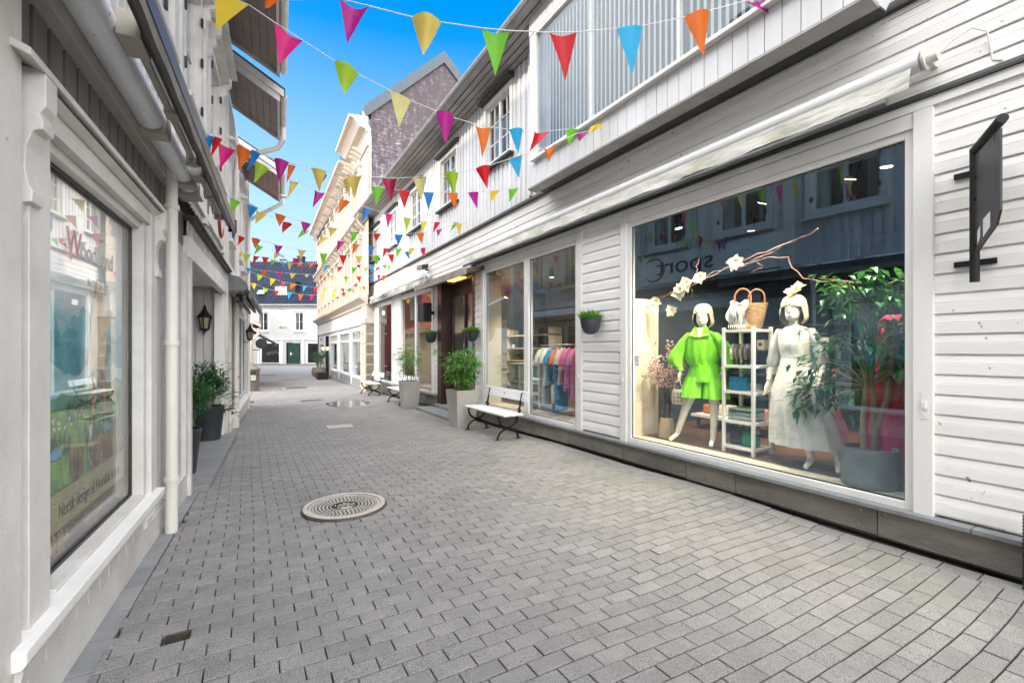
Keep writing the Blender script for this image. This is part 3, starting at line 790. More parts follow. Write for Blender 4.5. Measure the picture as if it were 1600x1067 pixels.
# ------------------------------------------------------------------ far house closing the street
far = thing('far_house', 'white boarded house with dark blue tiled roof and dormer closing the street', 'house', tuple(FO))
ZB = -.35
FW = [(-28.5,-27.15,3.5,5.7), (-24.4,-23.2,3.5,5.7), (-20.3,-19.1,3.5,5.7)]
fo = FW+[(-28.1,-25.95,-.12,2.28), (-25.25,-23.65,-.4,2.25), (-22.95,-20.6,-.0,2.28)]
w = MB(TF); board_wall(w, -36, -14, ZB, 6.45, fo, period=.30, w=.16, th=.025); w.build('wall', M['farwhite'], far)
for a in FW: small_window(far, TF, *a, cols=1, rows=2, casing=.13, sillmat=M['white'], hoodmat=M['white'])
for a, b in ((-28.1,-25.95), (-22.95,-20.6)):
    shop_window(far, TF, a+.1, b-.1, .0, 2.15, gl=M['clearglass'], casing=.1)
w = MB(TF)
for a, b in ((-28.5,-25.6), (-23.3,-20.2)):
    w.quad((a,-2.2,-.2),(b,-2.2,-.2),(b,-2.2,2.6),(a,-2.2,2.6)); w.quad((a,-.1,-.2),(a,-2.2,-.2),(a,-2.2,2.6),(a,-.1,2.6)); w.quad((b,-.1,-.2),(b,-2.2,-.2),(b,-2.2,2.6),(b,-.1,2.6)); w.quad((a,-.1,2.6),(b,-.1,2.6),(b,-2.2,2.6),(a,-2.2,2.6)); w.quad((a,-.1,-.2),(b,-.1,-.2),(b,-2.2,-.2),(a,-2.2,-.2))
w.build('interior_room', M['dark'], far, fixn=False)
w = MB(TF)
for k in range(5): w.ball((-27.8+.42*k, -1.1, 1.0+.1*(k % 3)), .22)
w.build('shop_display', surf('far_stock', (.10,.22,.15), (.28,.2,.12), 3, .6), far)
w = MB(TF); w.box(-25.15, -23.75, -.2, -.12, -.38, 2.2)
for a in (-25.08, -24.42): w.box(a, a+.55, -.12, -.09, -.3, .35); ring_frame(w, a, a+.55, .5, 1.75, .07, -.12, -.085)
d = w.build('door', M['greendoor'], far)
MB(TF).box(-24.98, -24.62, -.118, -.11, .6, 1.65).build('glass', M['clearglass'], d); MB(TF).box(-24.32, -23.96, -.118, -.11, .6, 1.65).build('glass', M['clearglass'], d)
MB(TF).box(-24.85, -24.7, -.088, -.082, .85, 1.15).build('notice', M['white'], d)
m = MB(TF).tube([(-24.47,-.06,.8),(-24.5,.0,.95),(-24.47,-.06,1.1)], .02); m.build('handle', M['steel'], d)
w = MB(TF); w.box(-36, -14, .0, .10, 2.55, 2.68); w.box(-36, -14, .0, .07, 6.2, 6.45)
for a in (-28.35,-25.75,-23.4,-20.3): w.box(a-.09, a+.09, .0, .07, ZB, 2.55)
w.build('trim_boards', M['white'], far)
MB(TF).box(-36, -14, .0, .12, ZB-.1, -.12).build('base_course', M['ledge'], far)
# pantile roof
w = MB(TF); e0, e1 = 6.48, 12.2; dp = 5.2
nr = 17; per = .30; us = [-35.2+per*i/5 for i in range(int(15.2/per*5))]
for r in range(nr):
    a0, a1 = r/nr, (r+1.08)/nr; rows = []
    for q, dz in ((a0, .07), (a1, .0)):
        rows.append([(u, .35-dp*q, e0+(e1-e0)*q+dz+.055*math.sin(2*PI*(u/per))) for u in us])
    w.loft(rows, cap=False, closed=False)
    w.loft([[(u, .35-dp*a0, e0+(e1-e0)*a0-.02) for u in us], rows[0]], cap=False, closed=False)
w.build('roof', M['tile'], far, fixn=False)
w = MB(TF); w.prism([(-36,.3,6.40),(-36,-5.0,12.1),(-36,-10,6.4)], (22,0,0)); w.build('roof_body', M['roofdark'], far)
w = MB(TF); w.tube([(-36,.42,6.42),(-14,.42,6.42)], .07); w.build('gutter', M['zinc'], far)
w = MB(TF); w.box(-26.0, -25.35, -4.9, -4.2, 11.0, 12.75); w.box(-26.05, -25.3, -4.95, -4.15, 12.62, 12.8); w.tube([(-25.7,-4.55,12.8),(-25.7,-4.55,13.1)], .16)
w.build('chimney', M['chimneyblack'], far)
w = MB(TF); w.box(-27.1, -24.6, -3.0, -.75, 7.0, 9.1); w.box(-27.2, -24.5, -3.1, -.68, 9.1, 9.22)
dm = w.build('dormer', M['chimneyblack'], far)
w = MB(); w.box(-12, -4.2, 43, 57.5, -.5, 9.2); w.build('shade_block', M['farwhite'], far)  # unseen block added to cast shade on the far house front
m = MB(TF); m.box(-26.85, -25.55, -.75, -.70, 7.3, 8.6); dw = m.build('window', M['white'], dm)
m = MB(TF)
for a in (-26.77, -26.17): m.box(a, a+.54, -.70, -.694, 7.38, 8.52)
m.build('glass', surf('frosted_pane', (.46,.44,.40), None, 3, .3), dw)
MB(TF).prism([(-28.85,-.55,7.72),(-28.85,-.95,8.16),(-28.85,-.90,8.22),(-28.85,-.50,7.78)], (.8,0,0)).build('skylight', surf('skylight_glass', (.35,.40,.42), None, 3, .15), far)

# ------------------------------------------------------------------ left-hand house with the poster window
lh = thing('left_house', 'white boarded house at the left edge with a hooded display window and recessed doorway', 'house', (-.75, 4, 0))
E1 = 9.66
LO = [(2.62,4.36,.40,2.62), (6.03,9.60,-.3,2.75)]
LU = [(.9,2.1,4.05,5.9),(3.62,4.98,4.15,5.95),(5.62,6.98,4.15,5.95),(7.65,8.95,4.15,5.95)]
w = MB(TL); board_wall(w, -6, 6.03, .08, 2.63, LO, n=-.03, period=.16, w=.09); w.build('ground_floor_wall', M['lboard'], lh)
w = MB(TL); board_wall(w, -6, 6.03, 2.631, 2.98, n=-.03, period=.16, w=.125); w.build('dark_boarding', surf('dark_wall_boards', (.20,.18,.165), (.14,.125,.115), 2, .6, stretch=(1,1,.3)), lh)  # top band of wall boards, darker in colour than those below
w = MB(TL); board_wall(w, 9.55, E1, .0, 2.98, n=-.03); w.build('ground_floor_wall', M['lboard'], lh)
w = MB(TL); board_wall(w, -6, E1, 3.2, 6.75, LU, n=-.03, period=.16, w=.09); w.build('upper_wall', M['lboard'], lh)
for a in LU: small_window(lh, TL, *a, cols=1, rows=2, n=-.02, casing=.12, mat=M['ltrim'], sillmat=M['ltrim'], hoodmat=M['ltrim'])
for a in LU:      # carved hood brackets and shutter hinges
    w = MB(TL)
    for s in (a[0]-.09, a[1]+.02): w.prism([(s,0,a[3]+.16),(s,.17,a[3]+.10),(s,.16,a[3]-.02),(s,.09,a[3]-.06),(s,.11,a[3]-.16),(s,.05,a[3]-.22),(s,.06,a[3]-.30),(s,0,a[3]-.36)], (.07,0,0))
    w.prism([(a[0]-.16,0,a[3]+.30),(a[0]-.16,.24,a[3]+.20),(a[0]-.16,.24,a[3]+.16),(a[0]-.16,0,a[3]+.16)], (a[1]-a[0]+.32,0,0))
    w.build('hood_moulding', M['ltrim'], lh)
for a in LU:
    for z in (a[2]+.35, a[2]+.95, a[3]-.35):
        for q in (a[0]+.105, a[1]-.15): MB(TL).box(q, q+.045, .02, .045, z-.05, z+.05).build('hinge', M['blackplastic'], lh)
w = MB(TL)
for u in (-2.4,.3,2.75,5.3,7.3,9.35): MB(TL).box(u-.09, u+.09, -.03, .035, 3.2, 6.75).build('pilaster', M['ltrim'], lh)
# fascia box under the awning, frieze and skirting
w = MB(TL); w.box(-6, 5.02, -.03, .055, 2.98, 3.10); w.box(-6, 5.02, -.03, .10, 3.10, 3.19); w.build('frieze_board', surf('taupe_trim', (.42,.39,.36), (.34,.31,.285), 3, .55), lh, bevel=.006)
w = MB(TL); w.box(-6, 5.0, -.03, .0, -.05, .20); w.box(5.0, 6.03, -.03, .02, -.05, .24); w.build('skirting', M['ltrim'], lh, bevel=.006)
MB(TL).box(1.75, 2.36, -.03, .06, -.02, 3.0).build('corner_board', M['ltrim'], lh, bevel=.006)
for q in ((2.36, 2.40, -.03, .03, 0, 2.98),(5.78, 5.9, -.03, .03, .24, 2.55),(5.93, 6.03, -.03, .05, -.02, 2.75),(5.05, 5.12, -.03, .03, .24, 2.55)): MB(TL).box(*q).build('batten', M['ltrim'], lh)
# hooded display window
m = MB(TL)
m.box(2.44, 2.62, -.06, .05, .42, 2.66); m.box(2.62, 2.73, -.06, .0, .46, 2.55)
m.box(4.20, 4.27, -.06, .02, .46, 2.55); m.box(4.28, 4.44, -.06, .05, .42, 2.66)
m.box(2.62, 4.28, -.06, .045, 2.47, 2.56); m.box(2.73, 4.20, -.06, .0, 2.42, 2.47)
m.prism([(2.40,-.02,2.615),(2.40,.075,2.60),(2.40,.09,2.585),(2.40,.055,2.565),(2.40,-.02,2.56)], (2.05,0,0))
m.box(2.73, 4.20, -.06, .03, .40, .50)
dw = m.build('display_window', M['ltrim'], lh, bevel=.004)
MB(TL).box(2.73, 4.20, -.062, -.054, .50, 2.42).build('glass', M['posterglass'], dw)
gk = MB(TL); ring_frame(gk, 2.731, 4.199, .501, 2.419, .014, -.053, -.045); gk.build('gasket', M['blackplastic'], dw)
MB(TL).prism([(2.27,-.03,2.69),(2.27,.115,2.625),(2.27,.115,2.595),(2.27,-.03,2.655)], (2.18,0,0)).build('hood', M['ltrim'], dw, bevel=.004)
MB(TL).prism([(2.28,-.03,.485),(2.28,.10,.47),(2.28,.10,.42),(2.28,.085,.40),(2.28,-.03,.40)], (2.18,0,0)).build('sill', M['white'], dw, bevel=.006)
def scroll(u, th):
    pr = [(0,2.66),(.15,2.655),(.15,2.52),(.125,2.49),(.14,2.46),(.135,2.43),(.10,2.42),(.075,2.36),(.07,2.27),(.085,2.21),(.10,2.19),(.095,2.15),(.06,2.145),(.045,2.10),(.02,2.07),(0,2.05)]
    return MB(TL).prism([(u, a*.74, b-.045) for a, b in pr], (th,0,0)).build('hood_bracket', M['ltrim'], dw, bevel=.004)
scroll(2.40, .10); scroll(4.38, .10)
for u in (2.30, 4.25): MB(TL).prism([(u,0,.40),(u,.085,.395),(u,.075,.33),(u,.03,.29),(u,.035,.245),(u,.0,.21)], (.09,0,0)).build('sill_bracket', M['ltrim'], dw)
k = 2.55
w = MB(TL)
while k < 4.2: w.box(k, k+.135, 0, .010, .21, .40); k += .16
w.build('apron_boarding', M['ltrim'], dw)
w = MB(TL); w.quad((2.5,-.5,.3),(4.4,-.5,.3),(4.4,-.5,2.6),(2.5,-.5,2.6)); w.quad((2.5,-.08,2.6),(4.4,-.08,2.6),(4.4,-.5,2.6),(2.5,-.5,2.6)); w.quad((4.4,-.08,.3),(4.4,-.5,.3),(4.4,-.5,2.6),(4.4,-.08,2.6)); w.quad((2.5,-.08,.3),(2.5,-.5,.3),(2.5,-.5,2.6),(2.5,-.08,2.6)); w.quad((2.5,-.08,.3),(4.4,-.08,.3),(4.4,-.5,.3),(2.5,-.5,.3))
w.build('window_back', M['room'], dw, fixn=False)
lt = surf('grey_lettering', (.50,.47,.45), None, 3, .5); rl = surf('red_lettering', (.62,.30,.27), None, 3, .5)
text('W', TL, 3.10, -.052, 2.04, .19, rl, dw); text('oodLand', TL, 3.28, -.052, 2.04, .15, lt, dw, font_w=1.0); text('NORWAY', TL, 3.38, -.052, 1.90, .06, lt, dw, spacing=1.5)
pipe(lh, TL, [(4.80,.08,-.05),(4.80,.08,2.95),(4.80,.05,3.1)], .046, rings=(.45,1.6,2.75))
w = MB(TL); w.prism([(5.02,-.03,3.12),(5.02,.16,3.14),(5.02,.16,3.18),(5.02,-.03,3.26)], (.95,0,0)); w.build('ledge_cap', M['ltrim'], lh)
# recessed doorway
w = MB(TL); w.box(5.88, 9.64, -.05, .05, 2.52, 2.745); w.box(5.88, 9.64, -1.0, -.05, 2.62, 2.70)
w.build('doorway_beam', M['white'], lh, bevel=.006)
w = MB(TL); board_wall(w, 5.88, 9.64, 2.746, 2.90, n=.02, period=.11, w=.075, th=.018); w.build('fascia_boards', M['lboard'], lh)
w = MB(TL); w.box(5.85, 9.7, -.03, .09, 2.90, 2.93); w.box(5.85, 9.7, -.03, .12, 2.93, 2.955); w.build('fascia_cap', M['flash'], lh)
w = MB(TL)
w.quad((6.04,-1.0,-.2),(9.58,-1.0,-.2),(9.58,-1.0,2.62),(6.04,-1.0,2.62)); w.quad((6.04,-1.0,-.2),(6.04,.0,-.2),(6.04,.0,2.62),(6.04,-1.0,2.62))
k = -1.0
while k < -.16: 
    w.box(9.548, 9.57, k, k+.11, -.2, 2.62); k += .118
w.quad((9.572,-1.0,-.2),(9.572,-.03,-.2),(9.572,-.03,2.62),(9.572,-1.0,2.62))
w.build('doorway_lining', M['lboard'], lh, fixn=False)
MB(TL).box(9.44, 9.62, -.13, .02, -.15, 2.52).build('doorway_post', M['white'], lh, bevel=.006)
w = MB(TL); w.box(7.0, 8.4, -1.0, -.95, .0, 2.2); o = w.build('door', M['ltrim'], lh); MB(TL).box(7.25, 8.15, -.948, -.94, .9, 2.0).build('glass', M['glassdark'], o)
w = MB(TL); w.box(6.05, 9.55, -1.0, .20, -.4, .05); w.build('doorstep', M['slab'], lh, bevel=.01)
w = MB(TL); w.box(9.535,9.55,-.72,-.55,1.05,1.5); w.build('notice_board', M['soffit'], lh)
# sign board over the doorway
w = MB(TL); w.box(5.3, 9.5, -.03, .03, 3.28, 4.02); sb = w.build('shop_sign', M['white'], lh)
text('sport', TL, 6.95, .031, 3.50, .62, surf('sign_black', (.03,.03,.035), None, 3, .4), sb, font_w=1.25, ext=.012)
cpts = [(8.72+.30*math.cos(a)*1.1, .05, 3.66+.30*math.sin(a)) for a in [R(40+300*i/24) for i in range(25)]]
MB(TL).tube(cpts, [.006+.020*math.sin(PI*i/24) for i in range(25)], 6).build('swirl_emblem', surf('sign_red', (.35,.03,.03), None, 3, .4), sb)
# eaves and roof
def eave(T, parent, u0, u1, z, ov, drop=.5, inset=-.05, name='projecting_eave', gut=True):
    """roof slope reaching out over the street: soffit boards along the street, verge boards, gutter"""
    m = MB(T); k = 7
    for i in range(k):
        a, b = inset+(ov-inset)*i/k, inset+(ov-inset)*(i+.94)/k
        za, zb = z+drop*(1-i/k), z+drop*(1-(i+.94)/k)
        m.prism([(u0+.06,a,za),(u0+.06,b,zb),(u0+.06,b,zb+.03),(u0+.06,a,za+.03)], (u1-u0-.12,0,0))
    o = m.build(name, M['brownsoffit'], parent)
    v = MB(T)
    for u in (u0, u1-.05):
        v.prism([(u,inset,z+drop-.06),(u,ov+.05,z-.10),(u,ov+.05,z+.10),(u,inset,z+drop+.16)], (.05,0,0))
        v.prism([(u-.035 if u == u0 else u+.05,inset,z+drop+.06),(u-.035 if u == u0 else u+.05,ov+.12,z-.01),(u-.035 if u == u0 else u+.05,ov+.12,z+.12),(u-.035 if u == u0 else u+.05,inset,z+drop+.19)], (.035,0,0))
    v.box(u0+.05, u1-.05, ov, ov+.045, z-.08, z+.09)
    v.build('verge_board', M['ltrim'], o)
    r = MB(T); r.prism([(u0-.04,inset,z+drop+.195),(u0-.04,ov+.14,z+.125),(u0-.04,ov+.14,z+.155),(u0-.04,inset,z+drop+.23)], (u1-u0+.08,0,0))
    r.build('roof_slates', M['roofdark'], o)
    if gut:
        q = MB(T)
        pr = [(ov+.11+.06*math.cos(a), z+.05+.06*math.sin(a)) for a in [PI+PI*i/8 for i in range(9)]]+[(ov+.11+.05*math.cos(a), z+.05+.05*math.sin(a)) for a in [2*PI-PI*i/8 for i in range(9)]]
        q.prism([(u0+.02, a, b) for a, b in pr], (u1-u0-.04,0,0)); q.build('gutter', M['pipe'], o, smooth=True)
    return o
eave(TL, lh, -6, 9.62, 6.72, .84, .45)
w = MB(TL); w.prism([(-6,-.06,7.3),(-6,-6.4,13.4),(-6,-12.5,7.3),(-6,-12.5,7.15),(-6,-6.4,13.2),(-6,-.06,7.15)], (E1+5.96,0,0)); w.build('roof', M['roofdark'], lh)
w = MB(TL)
for u in (-6, E1-.03): w.prism([(u,-.04,-.3),(u,-12.4,-.3),(u,-12.4,7.1),(u,-6.4,13.1),(u,-.04,7.1)], (.02,0,0))
w.quad((-6,-12.4,-.3),(E1,-12.4,-.3),(E1,-12.4,7.1),(-6,-12.4,7.1))
w.build('side_wall', M['lboard'], lh)

# second left house, with small projecting roofs
l2 = thing('gabled_house', 'narrow cream white house on the left with two projecting roofs and drainpipes', 'house', (-.2, 12, 0))
U0, U1 = 9.70, 15.8
L2W = [(11.22,12.3,.33,2.35),(12.4,13.5,.33,2.35),(13.6,14.7,.33,2.35)]
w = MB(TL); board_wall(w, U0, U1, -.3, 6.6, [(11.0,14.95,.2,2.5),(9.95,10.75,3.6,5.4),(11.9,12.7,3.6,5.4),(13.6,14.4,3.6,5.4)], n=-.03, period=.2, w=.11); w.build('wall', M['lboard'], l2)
shop_window(l2, TL, 11.28, 14.66, .40, 2.30, mull=(12.4,13.55), mw=.14, mat=M['ltrim'])
MB(TL).box(11.0, 14.95, .0, .16, .26, .31).build('sill', M['white'], l2)
w = MB(TL); w.quad((11,-.9,.2),(15,-.9,.2),(15,-.9,2.5),(11,-.9,2.5)); w.quad((15,-.1,.2),(15,-.9,.2),(15,-.9,2.5),(15,-.1,2.5)); w.quad((11,-.1,2.5),(15,-.1,2.5),(15,-.9,2.5),(11,-.9,2.5)); w.build('window_back', M['roomwarm'], l2, fixn=False)
for a in ((9.95,10.75,3.6,5.4),(11.9,12.7,3.6,5.4),(13.6,14.4,3.6,5.4)): small_window(l2, TL, *a, cols=1, rows=3, n=-.02, mat=M['ltrim'], sillmat=M['ltrim'], hoodmat=M['ltrim'])
w = MB(TL); w.box(U0, 11.0, -.03, .03, -.3, .12); w.box(11.0, 15.8, -.03, .06, -.3, .2); w.build('skirting', M['ltrim'], l2)
w = MB(TL); w.box(9.75, 9.95, -.03, .05, -.3, 6.5); w.box(10.45, 10.55, -.03, .04, -.3, 2.9); w.box(15.6, 15.8, -.03, .06, -.3, 6.5); w.box(9.7, 15.8, -.03, .08, 2.95, 3.10); w.build('trim_boards', M['ltrim'], l2)
eave(TL, l2, 9.78, 11.65, 6.35, .84, .52)
eave(TL, l2, 13.0, 15.3, 6.00, .84, .52)
pipe(l2, TL, [(10.9,.95,6.25),(10.9,.95,6.0),(11.02,.85,5.85),(11.05,.10,5.5),(11.05,.08,5.2),(11.05,.08,-.2)], .055, rings=(4.8,3.4,2.0,.7))
pipe(l2, TL, [(14.6,.95,5.9),(14.6,.95,5.7),(14.9,.12,5.2),(14.9,.08,4.9),(14.9,.08,-.2)], .05, rings=(4.2,2.7))
MB(TL).prism([(U0,-.06,6.7),(U0,-5.5,11.9),(U0,-11,6.7)], (2.9,0,0)).build('roof', M['roofdark'], l2)
MB(TL).prism([(U0+2.91,-.06,6.7),(U0+2.91,-3.4,8.9),(U0+2.91,-7,6.7)], (U1-U0-2.91,0,0)).build('roof', M['roofdark'], l2)
MB(TL).box(U1-.02, U1-.001, -8, -.05, -.3, 6.7).build('side_wall', M['lboard'], l2); MB(TL).box(U0+.01, U1-.03, -8, -7.97, -.3, 6.7).build('rear_wall', M['lboard'], l2)

# small annex past the side lane and the houses behind it
an = thing('low_annex', 'low cream annex with an orange tiled lean-to roof past the side lane', 'shed', (0, 24, -.25))
AX, AY = .14, 23.0
w = MB(); w.box(-6, AX, AY, AY+6, -.5, 2.75); w.build('wall', M['creamtrim'], an)
w = MB(); k = AX+.28
us2 = [AY-.2+.21*i/5 for i in range(int(6.4/.21*5))]
for r in range(9):
    a0, a1 = r/9, (r+1.1)/9
    w.loft([[(k-4.2*a0, y, 2.62+2.0*a0+.06+.03*math.sin(2*PI*y/.21)) for y in us2], [(k-4.2*a1, y, 2.62+2.0*a1+.03*math.sin(2*PI*y/.21)) for y in us2]], cap=False, closed=False)
w.build('roof', M['orangetile'], an, fixn=False)
w = MB(); w.prism([(k,AY-.2,2.52),(k-4.2,AY-.2,4.52),(k-4.2,AY-.2,4.62),(k,AY-.2,2.64)], (0,.05,0)); w.box(k-.02,k+.02,AY-.2,AY+6.2,2.5,2.64); w.build('verge_board', M['white'], an)
pipe(an, IDT, [(AX+.22,AY-.12,2.45),(AX+.2,AY-.12,2.2),(AX-.05,AY-.08,1.9),(AX-.1,AY-.06,1.6),(AX-.1,AY-.06,-.3)], .055)
w = MB(); w.box(-6.02, -4.2, AY-.0+.02, AY+6, 2.751, 4.5); w.build('rear_wall', M['creamtrim'], an)
rh = thing('red_house', 'dark red boarded house with white window trim behind the annex', 'house', (-6, 33, -.4))
w = MB(); w.box(-13, -1.0, 29.5, 42.4, -.5, 6.8); w.build('wall', surf('red_paint', (.36,.045,.03), (.27,.03,.025), 2, .6, stretch=(1,1,.2)), rh)
w = MB(); w.prism([(-.6,29.1,6.7),(-7.0,29.1,9.9),(-13.4,29.1,6.7)], (0,13.4,0)); w.build('roof', M['orangetile'], rh)
for y in (30.8, 34.4, 38.6):
    w = MB(); w.box(-1.0, -.95, y, y+1.1, 3.6, 5.4); o = w.build('window', M['white'], rh)
    w = MB(); w.box(-.95, -.94, y+.1, y+.5, 3.7, 5.3); w.box(-.95, -.94, y+.6, y+1.0, 3.7, 5.3); w.build('glass', M['glassdark'], o)
# ------------------------------------------------------------------ awnings
aw = thing('awning', 'long white rolled awning with a stained valance over the display windows of the white shop', 'awning', (4.4, 5.5, 3.7), group='rolled awnings')
m = MB(TR).tube([(1.42,.14,3.70),(9.66,.14,3.70)], .072, 18); m.build('roller', M['awn'], aw, smooth=True)
m = MB(TR); m.tube([(1.40,.14,3.70),(1.385,.14,3.70)], .078, 16); m.tube([(1.385,.14,3.70),(1.32,.14,3.70)], .042, 14); m.box(1.36,1.40,.0,.14,3.66,3.74); m.build('motor_cap', M['pipe'], aw, smooth=True)
m = MB(TR); rows = []
for q in range(5):
    rr = []
    for i in range(90):
        u = 1.46+8.16*i/89; f = q/4
        z = 3.655-(.165+.006*math.sin(u*7)+.003*math.sin(u*23))*f
        rr.append((u, .20+.035*f+.012*math.sin(u*9+f*3)*f+.006*math.sin(u*31)*f, z))
    rows.append(rr)
m.loft(rows, cap=False, closed=False); m.build('valance', M['canvas'], aw, smooth='all', fixn=False)
m = MB(TR).tube([(1.6,.225,3.455),(9.64,.225,3.455)], .027, 12); m.build('front_bar', M['bar'], aw, smooth=True)
m = MB(TR)
for u in (2.2, 5.6, 9.2): m.prism([(u,.0,3.74),(u,.10,3.74),(u,.10,3.62),(u,.0,3.58)], (.04,0,0))
m.build('wall_bracket', M['pipe'], aw)
wr = MB(TR).tube([(1.33,.12,3.71),(1.25,.10,3.78),(1.16,.07,3.82),(1.09,.05,3.76),(1.08,.03,3.66),(1.07,.02,3.56),(1.02,.03,3.53)], .006, 6).build('cable', M['white'], aw, smooth=True)

aw2 = thing('awning', 'shorter rolled awning with a mouldy grey valance beyond the shop entrance', 'awning', (4.4, 16, 3.4), group='rolled awnings')
m = MB(TR).tube([(12.25,.14,3.62),(20.0,.14,3.62)], .065, 14); m.build('roller', M['awn'], aw2, smooth=True)
m = MB(TR); rows = []
for q in range(4):
    rows.append([(12.3+7.7*i/50, .19+.05*q/3+.012*math.sin(i*.9+q), 3.58-.22*q/3-.012*math.sin(i*1.7)*q/3) for i in range(51)])
m.loft(rows, cap=False, closed=False); m.build('valance', surf('mouldy_canvas', (.52,.49,.43), (.06,.06,.05), 2.2, .8, stretch=(1,.6,1.6), ramp=(.4,.62), bump=.3), aw2, smooth='all', fixn=False)
m = MB(TR).tube([(12.25,.24,3.355),(20.0,.24,3.355)], .03, 10); m.build('front_bar', M['bar'], aw2, smooth=True)

aw3 = thing('awning', 'dark folded arm awning closed above the poster window on the left', 'awning', (-.5, 4, 3.1), group='folded arm awnings')
m = MB(TL).tube([(.2,.12,3.12),(5.3,.12,3.12)], .085, 18); m.build('roller', surf('speckled_roller', (.86,.88,.91), (.78,.80,.84), 3, .3, specks=(40., .68, (.25,.25,.27))), aw3, smooth=True)
m = MB(TL)
for u, v in ((3.9,.16), (5.0,.16), (5.30,.06)): MB(TL).box(u, u+v, -.02, .21, 3.015, 3.235).build('roller_bracket', M['beigemetal'], aw3, bevel=.02)
m = MB(TL)
def arm(u0, u1):
    m.box(u0, u1, .235, .275, 3.10, 3.15); m.box(u0+.1, u1-.2, .285, .318, 3.11, 3.145)
    m.box(u0-.10, u0+.10, .20, .30, 3.06, 3.19); m.tube([(u1,.26,3.06),(u1,.26,3.19)], .05, 12); m.box((u0+u1)/2-.06,(u0+u1)/2+.06,.225,.325,3.09,3.16)
arm(2.95, 4.6); arm(4.95, 6.35); arm(.6, 2.4)
m.build('folding_arm', M['beigemetal'], aw3, bevel=.006)
m = MB(TL); m.prism([(.2,.30,3.13),(.2,.36,3.12),(.2,.40,3.12),(.2,.40,3.135),(.2,.30,3.15)], (6.4,0,0)); m.build('folded_canvas', M['darkcanvas'], aw3)
m = MB(TL); m.box(.2, 6.6, .345, .405, 3.02, 3.12); m.tube([(.2,.33,3.07),(6.6,.33,3.07)], .022, 8); m.build('front_bar', surf('dark_bronze_bar', (.06,.055,.05), (.09,.08,.07), 4, .35, metal=.4), aw3)
m = MB(TL); m.box(6.6, 6.63, .33, .42, 2.99, 3.14); m.build('end_cap', M['blackplastic'], aw3)
m = MB(TL); rows = []
for q in range(3): rows.append([(.2+6.4*i/60, .400+.0015*math.sin(i*1.3)*q, 3.03-.085*q/2-.0012*math.sin(i*.8)*q) for i in range(61)])
m.loft(rows, cap=False, closed=False); m.build('valance', M['darkcanvas'], aw3, smooth='all', fixn=False)

aw4 = thing('awning', 'grey hooded cassette awning further down the left side', 'awning', (-.2, 11, 2.8), group='folded arm awnings')
pr = [(.02,2.62),(.30,2.62),(.36,2.68),(.33,2.78),(.22,2.88),(.02,2.92)]
m = MB(TL); m.prism([(9.85, a, b) for a, b in pr], (4.2,0,0)); m.build('cassette', M['awn'], aw4, bevel=.01)
m = MB(TL); m.prism([(9.80, a*1.03, b) for a, b in pr], (.05,0,0)); m.build('end_cap', M['bar'], aw4, bevel=.008)
m = MB(TL); m.box(9.95,13.9,.26,.32,2.50,2.56); m.box(9.95,13.9,.16,.20,2.46,2.52); m.tube([(10.2,.2,2.44),(10.2,.2,2.6)], .06); m.build('folding_arm', M['blackplastic'], aw4)
m = MB(TL); m.box(9.85, 14.05, .37, .45, 2.50, 2.60); m.prism([(9.85,.36,2.66),(9.85,.45,2.60),(9.85,.45,2.58),(9.85,.36,2.63)], (4.2,0,0)); m.build('front_bar', M['bar'], aw4)

aw5 = thing('awning', 'small dark sloping awning sticking out over the lane mouth by the round sign', 'awning', (.2, 26, 2), group='folded arm awnings')
m = MB(); m.prism([(.14,25.2,2.45),(1.15,25.2,1.85),(1.15,25.2,1.80),(.14,25.2,2.38)], (0,2.4,0)); m.build('canvas', M['darkcanvas'], aw5)
m = MB(); m.box(1.12,1.18,25.2,27.6,1.68,1.82); m.build('front_bar', M['bar'], aw5)

# ------------------------------------------------------------------ benches
def make_bench():
    r = thing('street_bench', '', 'bench', (0,0,0), group='white slatted benches')
    seat = LB()
    for i, y in enumerate((-.21, -.075, .06)): seat.box(-.82, .82, y, y+.118, .425, .458)
    seat.build('seat', M['bench'], r, bevel=.006)
    back = LB(); back.prism([(-.84,.235,.66),(-.84,.262,.66),(-.84,.305,.83),(-.84,.278,.83)], (1.68,0,0)); back.build('backrest', M['bench'], r, bevel=.005)
    b = LB()
    for x in (-.7, 0, .7):
        for z in ((.70, .79) if x else (.745,)): b.tube([(x,.235+(z-.66)*.25-.006,z),(x,.235+(z-.66)*.25+.01,z)], .014 if x else .02, 10)
    b.build('bolt', M['steel'], r)
    for x in (-.62, .62):
        l = LB()
        l.tube([(x, -.02+.19*math.cos(a), .40+.19*math.sin(a)) for a in [PI+PI*i/14 for i in range(15)]], .019, 8)
        l.tube([(x, -.02+.21*math.cos(a), .0+.19*math.sin(a)) for a in [PI*i/14 for i in range(15)]], .019, 8)
        l.box(x-.02, x+.02, -.23, .20, .40, .425)
        l.tube([(x,.17,.40),(x,.205,.46),(x,.23,.62),(x,.27,.80)], .017, 8)
        for y in (-.23, .19): l.box(x-.025, x+.025, y-.05, y+.05, -.005, .012)
        l.tube([(x,.17,.43),(x,.22,.45),(x,.24,.50),(x,.20,.54),(x,.17,.51),(x,.185,.48)], .010, 6)
        l.build('leg', M['black'], r, smooth=True)
    bar = LB().tube([(-.62,-.02,.20),(.62,-.02,.20)], .009, 8).build('stretcher', M['black'], r)
    return r
b0 = make_bench()
b0.location = (3.94, 7.55, gz(7.55)); b0.rotation_euler = (0,0,R(-90)); b0['label'] = 'white slatted bench nearest the camera, in front of the tall shop windows'
copy_tree(b0, None, (4.02, 13.75, gz(13.75)), R(-90), 'white slatted bench half hidden behind the narrower leafy concrete planter')
copy_tree(b0, None, (3.98, 17.55, gz(17.55)), R(-90), 'white slatted bench farthest down the street near the cream house')

